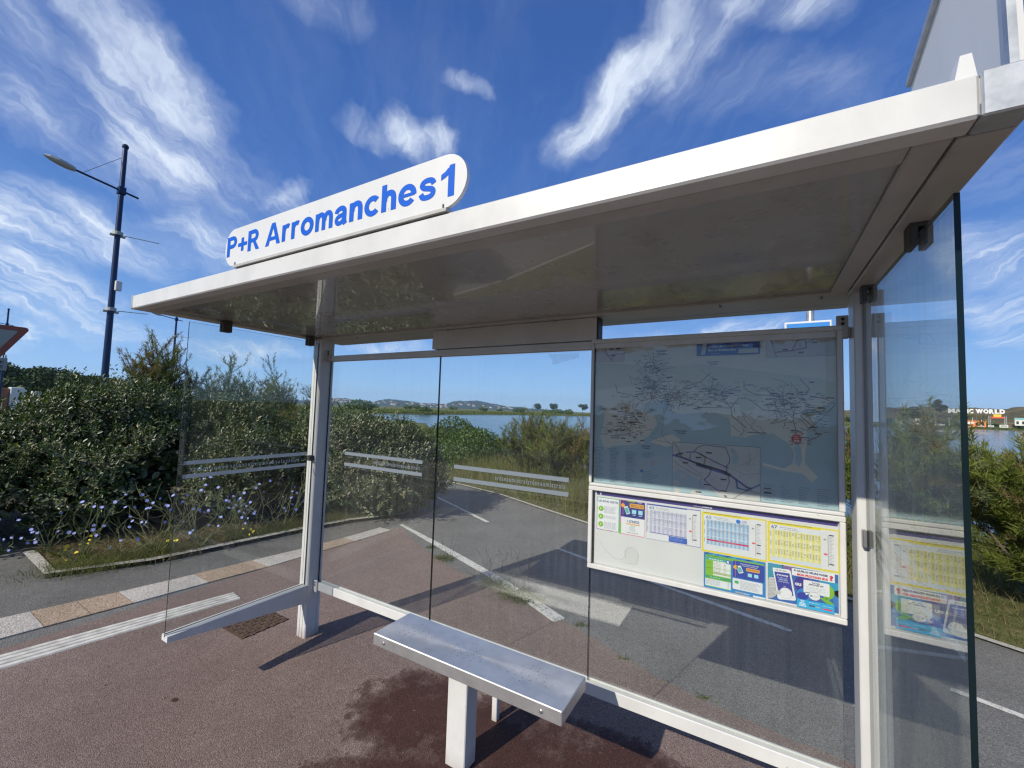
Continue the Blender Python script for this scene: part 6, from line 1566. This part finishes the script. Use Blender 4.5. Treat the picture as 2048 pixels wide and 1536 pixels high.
for i in range(22):
    a = rs_.uniform(8, 22); r = rs_.uniform(505, 545)
    tree(P(a, r, -.5), rs_.uniform(3, 6), rs_.uniform(4, 7), ('dark' if i % 2 == 0 else 'mid green') + ' shrub in the row along the foot of the scrub hill', M_PINE if i % 2 else M_MASTIC, 320 + i, 420, .8, 'shrubs along the hill foot', cat='shrub', lw=1.5, trunk=.05)
for i in range(16):
    a = rs_.uniform(-50, -22); r = rs_.uniform(420, 700)
    tree(P(a, r, -.8), rs_.uniform(3, 6), rs_.uniform(5, 9), 'dark shrub on the flat land beyond the far shore', M_MASTIC, 350 + i, 380, .8, 'shrubs on the flat land', cat='shrub', lw=1.6, trunk=.05)
# umbrella pines on the left
for i, (a, r, h, rr, l) in enumerate([(-80.6, 150, 9.4, 9.0, 'broad umbrella pine behind the white plate'), (-78.7, 158, 9.3, 8.2, 'umbrella pine next to the broadest one'), (-76.9, 145, 7.2, 7.0, 'lower umbrella pine in the middle of the group'), (-75.2, 160, 7.4, 7.0, 'umbrella pine nearest the blue lamp post'), (-83.2, 150, 10, 9, 'umbrella pine outside the picture edge'), (-73.4, 175, 6.4, 6.5, 'small umbrella pine peeping over the hedge')]):
    tree(P(a, r, 0), h, rr, l, M_PINE, 380 + i, 4200, .55, 'umbrella pines in the distance', cat='pine tree', lw=.7, trunk=.35)
for i, a in enumerate((-83.5, -81.6, -79.6, -77.6, -75.6, -73.6)):
    tree(P(a, 132 + 4 * (i % 2), 0), 3.6 + .5 * (i % 3), 6.0, ('dark shrub below the pines at the outer picture edge', 'dark shrub below the pines behind the triangular sign', 'dark shrub below the pines behind the white cabinet', 'dark shrub below the lower umbrella pine', 'dark shrub below the pine nearest the blue lamp post', 'dark shrub beyond the blue lamp post')[i], M_PINE, 400 + i, 1500, .8, 'shrubs below the pines', cat='shrub', lw=.9, trunk=.05)
ks = thing('kiosk', P(-79.75, 60, 0), 'small white cabinet with a brick pillar far behind the hedge', 'cabinet')
b = P(-79.75, 60, 0); m = MB(); m.hull_box((b[0] - .5, b[1] - .5, 0), (b[0] + .5, b[1] + .5, 2.3), .05, M_SIGN); m.build('body', ks); m = MB(); m.hull_box((b[0] - .4, b[1] - 1.6, 0), (b[0] + .3, b[1] - .55, 2.2), .03, flat('brick_red', (.30, .13, .09), .9)); m.build('pillar', ks)
ks = thing('meter_cabinet', P(-78.65, 30, 0), 'small white meter cabinet peeping over the hedge', 'cabinet')
b = P(-78.65, 30, 0); m = MB(); m.hull_box((b[0] - .1, b[1] - .15, 0), (b[0] + .1, b[1] + .15, 1.86), .02, M_SIGN); m.build('body', ks); m = MB(); m.hull_box((b[0] - .12, b[1] + .45, 1.75), (b[0] + .12, b[1] + .62, 1.97), .02, M_SIGN); m.tube((b[0], b[1] + .53, 0), (b[0], b[1] + .53, 1.75), .03, M_GALV); m.build('beacon', ks)
# white hill letters
M_WLET = flat('white_letter', (.80, .80, .80), .6); M_WLE2 = M_WLET
lt = thing('hill_letter_sign', P(17.2, 555, 6), 'big white letters reading MAGIC WORLD on the scrub hill', 'letter sign')
def letter_row(words_):
    for body, a0, a1, z0, z1, r in words_:
        p0, p1 = np.array(P(a0, r, 0)), np.array(P(a1, r, 0)); m = MB()
        pl = lambda u, v, p0=p0, p1=p1: (p0[0] + (p1[0] - p0[0]) * u, p0[1] + (p1[1] - p0[1]) * u, v)
        text_fit(m, body, 0, 1, z0, z1, pl, M_WLET, bold=.055)
        k = len(m.v); vs = [(x, y + .8, z) for x, y, z in m.v]; nf = len(m.f); m.add(vs, [f[::-1] for f in m.f[:nf]], M_WLET)
        m.build('letter', lt)
zb0 = CAM[2] + math.tan(D2R(1.02)) * 555; zt0 = CAM[2] + math.tan(D2R(1.42)) * 555
azs_ = [(15.40, 15.78, 'M'), (15.80, 16.16, 'A'), (16.20, 16.44, 'G'), (16.47, 16.56, 'I'), (16.60, 16.83, 'C'), (16.97, 17.36, 'W'), (17.39, 17.66, 'O'), (17.70, 17.96, 'R'), (18.0, 18.22, 'L'), (18.26, 18.52, 'D')]
sc_ = (18.9 - 15.42) / (18.52 - 15.40)
letter_row([(c, 15.42 + (a0 - 15.40) * sc_, 15.42 + (a1 - 15.40) * sc_, zb0, zt0, 555) for a0, a1, c in azs_])
def house(name, az, r, w_, d_, h_, label, wall, roofm, cat, group=None, zb=-1.0, openings=3, rh=.35):
    root = thing(name, P(az, r, zb), label, cat, group, 0); root.rotation_euler = (0, 0, -D2R(az)); hw = w_ / 2
    def bld(m, nm, par=root):
        o = m.build(nm); me = o.data; o.parent = par; return o
    m = MB(); m.box((-hw, 0, 0), (hw, d_, h_), wall); bld(m, 'wall')
    m = MB(); ov = w_ * .02; m.add([(-hw - ov, -ov, h_), (hw + ov, -ov, h_), (hw + ov, d_ + ov, h_), (-hw - ov, d_ + ov, h_), (-hw - ov, d_ / 2, h_ + d_ * rh), (hw + ov, d_ / 2, h_ + d_ * rh)], [(0, 1, 5, 4), (3, 4, 5, 2), (0, 4, 3), (1, 2, 5), (0, 3, 2, 1)], roofm); bld(m, 'roof')
    for k in range(openings):
        m = MB(); x = -hw + w_ * (k + .5) / openings; m.box((x - w_ / openings * .22, -.06, h_ * .25), (x + w_ / openings * .22, -.01, h_ * .75), M_DKW); bld(m, 'window')
    return root
M_DKW = flat('dark_window', (.03, .035, .04), .2); M_CREAM = flat('cream_wall', (.62, .60, .48), .8); M_ORW = flat('orange_wall', (.80, .25, .06), .7); M_TILE = flat('roof_tile', (.38, .20, .13), .8); M_WW = flat('white_wall', (.72, .71, .67), .8)
M_TEAL = flat('teal_roof', (.22, .45, .42), .6); M_YS = flat('yellow_sign', (.85, .55, .05), .5); M_RS = flat('red_sign', (.75, .08, .03), .5)
house('building', 12.95, 500, 16, 8, 3.4, 'long cream building at the foot of the scrub hill', M_CREAM, M_TILE, 'building', zb=0, rh=.1)
house('building', 13.55, 500, 7, 8, 5.2, 'tall cream building beside the long one', M_CREAM, M_CREAM, 'building', zb=0, rh=.05, openings=2)
house('building', 14.15, 495, 4.5, 4, 4.2, 'small yellowish tower building at the hill foot', M_CREAM, M_CREAM, 'building', zb=0, rh=.05, openings=1)
o = house('building', 17.2, 480, 9.5, 6, 4.0, 'orange hall with dark arches on the far shore', M_ORW, M_ORW, 'building', zb=0, rh=.12)
house('building', 16.75, 478, 4.5, 4, 2.2, 'low orange annexe beside the orange hall', M_ORW, M_WW, 'building', zb=0, openings=1)
house('building', 19.75, 490, 5.5, 5, 4.2, 'teal roofed building at the picture edge of the far shore', M_WW, M_TEAL, 'building', zb=2.0, openings=2, rh=.3)
gs = thing('gantry_sign', P(18.45, 485, 0), 'orange and red sign held between two lattice towers', 'sign'); m = MB()
g0, g1 = np.array(P(17.92, 485, 0)), np.array(P(18.98, 485, 0))
for g in (g0, g1, g0 + (g1 - g0) * .12, g1 + (g0 - g1) * .12): m.tube((g[0], g[1], 0), (g[0], g[1], 8.6), .12, M_LAMPG, n=6)
for k in range(5):
    for a, b in ((0, .12), (1, .88)): p, q = g0 + (g1 - g0) * a, g0 + (g1 - g0) * b; m.tube((p[0], p[1], k * 1.7), (q[0], q[1], k * 1.7 + 1.7), .09, M_LAMPG, n=5); m.tube((q[0], q[1], k * 1.7), (p[0], p[1], k * 1.7 + 1.7), .09, M_LAMPG, n=5)
m.build('lattice_tower', gs)
def far_panel(root, a0, a1, z0, z1, r, mat, nm): p, q = P(a0, r, 0), P(a1, r, 0); m = MB(); m.add([(p[0], p[1], z0), (q[0], q[1], z0), (q[0], q[1], z1), (p[0], p[1], z1), (p[0], p[1] + .4, z0), (q[0], q[1] + .4, z0), (q[0], q[1] + .4, z1), (p[0], p[1] + .4, z1)], [(0, 1, 2, 3), (7, 6, 5, 4), (3, 2, 6, 7), (1, 5, 6, 2), (0, 3, 7, 4)], mat); m.build(nm, root)
far_panel(gs, 18.05, 18.85, 7.0, 8.0, 484, M_RS, 'red_band'); far_panel(gs, 18.22, 18.68, 8.0, 9.9, 484, M_YS, 'yellow_panel')
for i, (a, r, wd, h, l) in enumerate([(12.7, 478, 2.6, 1.8, 'white van parked before the cream buildings'), (14.35, 475, 3.2, 2.0, 'white caravan near the small tower'), (14.75, 478, 3.4, 1.6, 'longest white caravan in the row by the water'), (15.05, 470, 2.2, 1.3, 'low white trailer at the end of the caravan row'), (18.05, 468, 3.0, 1.7, 'white van beside the orange hall'), (18.8, 465, 4.2, 2.3, 'white tent with an orange side near the far shore edge'), (17.45, 470, 2.4, 1.3, 'small white vehicle before the orange hall')]):
    root = thing('trailer', P(a, r, -.2), l, 'vehicle', 'white vehicles on the far shore'); root.rotation_euler = (0, 0, -D2R(a))
    m = MB(); m.hull_box((-wd / 2, 0, .3), (wd / 2, 2, h), .2, M_WW); o = m.build('body'); o.parent = root
    m = MB(); m.box((-wd * .35, -.03, h * .55), (wd * .35, -.005, h * .8), M_DKW); o = m.build('window'); o.parent = root
    for sx_ in (-1, 1): m = MB(); m.tube((sx_ * wd * .3, .1, .3), (sx_ * wd * .3, .35, .3), .3, M_BLACK, n=10); o = m.build('wheel'); o.parent = root
for i, (a, zt) in enumerate([(14.55, 7.6), (15.45, 6.2), (16.95, 6.8), (17.5, 5.6), (11.75, 6.0)]):
    root = thing('flag_mast', P(a, 482, 0), 'thin white mast on the far shore', 'mast', 'thin masts on the far shore'); b = P(a, 482, 0); m = MB(); m.tube(b, (b[0], b[1], zt), .14, M_WW, n=6); m.build('pole', root)
isl = MB(); pts = [P(a, r, 0)[:2] for a, r in ((14.0, 262), (15.5, 268), (17.0, 262), (17.9, 250), (17.9, 243), (17.0, 246), (15.4, 250), (14.0, 250))]
isl.extrude(pts[::-1], 2, -2.2, -1.35, flat('pale_shingle', (.42, .38, .30), .9)); tag(isl.build('spit'), kind='structure')
# houses on the far hills
hp = house('house', -52, 3000, 13, 9, 6, 'tiny pale house with a tiled roof on the wooded hills', M_WW, M_TILE, 'house', 'tiny houses on the wooded hills', zb=20, openings=2)
rs_ = np.random.RandomState(5)
for i in range(110):
    az = rs_.choice([rs_.uniform(-55, -50), rs_.uniform(-50, -39), rs_.uniform(-40, -30), rs_.uniform(-54.5, -51)]); el = interp(az, [p[0] for p in FARP], [p[1] for p in FARP]); u = rs_.uniform(.06, .62) if az > -49 else rs_.uniform(.1, .95)
    r = 2600 + 1000 * u; top = CAM[2] + math.tan(D2R(el)) * 3600; z = -2 + (top + 2) * (u ** .8)
    o = hp if i == 0 else copy_tree(hp)
    o.location = P(az, r - 8, z - 1.0); o.rotation_euler = (0, 0, -D2R(az) + rs_.uniform(-.6, .6)); s_ = rs_.uniform(.55, 1.1); o.scale = (s_ * rs_.uniform(.8, 1.5), s_, s_)

# a few dead leaves and grit blown on to the apron and the path joint
rs_ = np.random.RandomState(91); n_ = 260
gx = np.concatenate([rs_.uniform(-1.4, 3.0, 110), rs_.normal(.3, .9, 150)]); gy = np.concatenate([rs_.uniform(-1.0, 1.3, 110), np.zeros(150)])
gy[110:] = np.interp(gx[110:], [-1.1, -.2, .44, 1.17, 1.8, 2.5, 3.2], [2.2, 1.78, 1.56, 1.42, 1.17, .9, .79]) + rs_.normal(0, .04, 150)
p_ = np.stack([gx, gy, np.full(n_, .0085)], 1); V, F = leaves(p_, unit(np.stack([rs_.normal(size=n_), rs_.normal(size=n_), np.zeros(n_)], 1)), unit(np.array([0, 0, 1]) + rs_.normal(0, .2, (n_, 3))), rs_.uniform(.006, .022, n_), rs_.uniform(.003, .009, n_))
tag(quads_obj('leaf_litter', V, F, [M_LITTER]), kind='stuff')

# ================================================================== AIR
hz = MB(); hz.box((-5200, -5200, -4.2), (5200, 5200, 140), flat('tmp', (1, 1, 1)))
hm = bpy.data.materials.new('haze'); hm.use_nodes = True; t = NT(hm.node_tree); t.n.clear(); o_ = t.new('ShaderNodeOutputMaterial')
pv = t.new('ShaderNodeVolumePrincipled'); pv.inputs['Color'].default_value = (.56, .76, 1.0, 1); pv.inputs['Density'].default_value = .00011; pv.inputs['Anisotropy'].default_value = .2
t.l.new(pv.outputs[0], o_.inputs['Volume'])
ho = hz.build('haze'); ho.data.materials.clear(); ho.data.materials.append(hm); tag(ho, kind='stuff')
sc.cycles.volume_bounces = 0
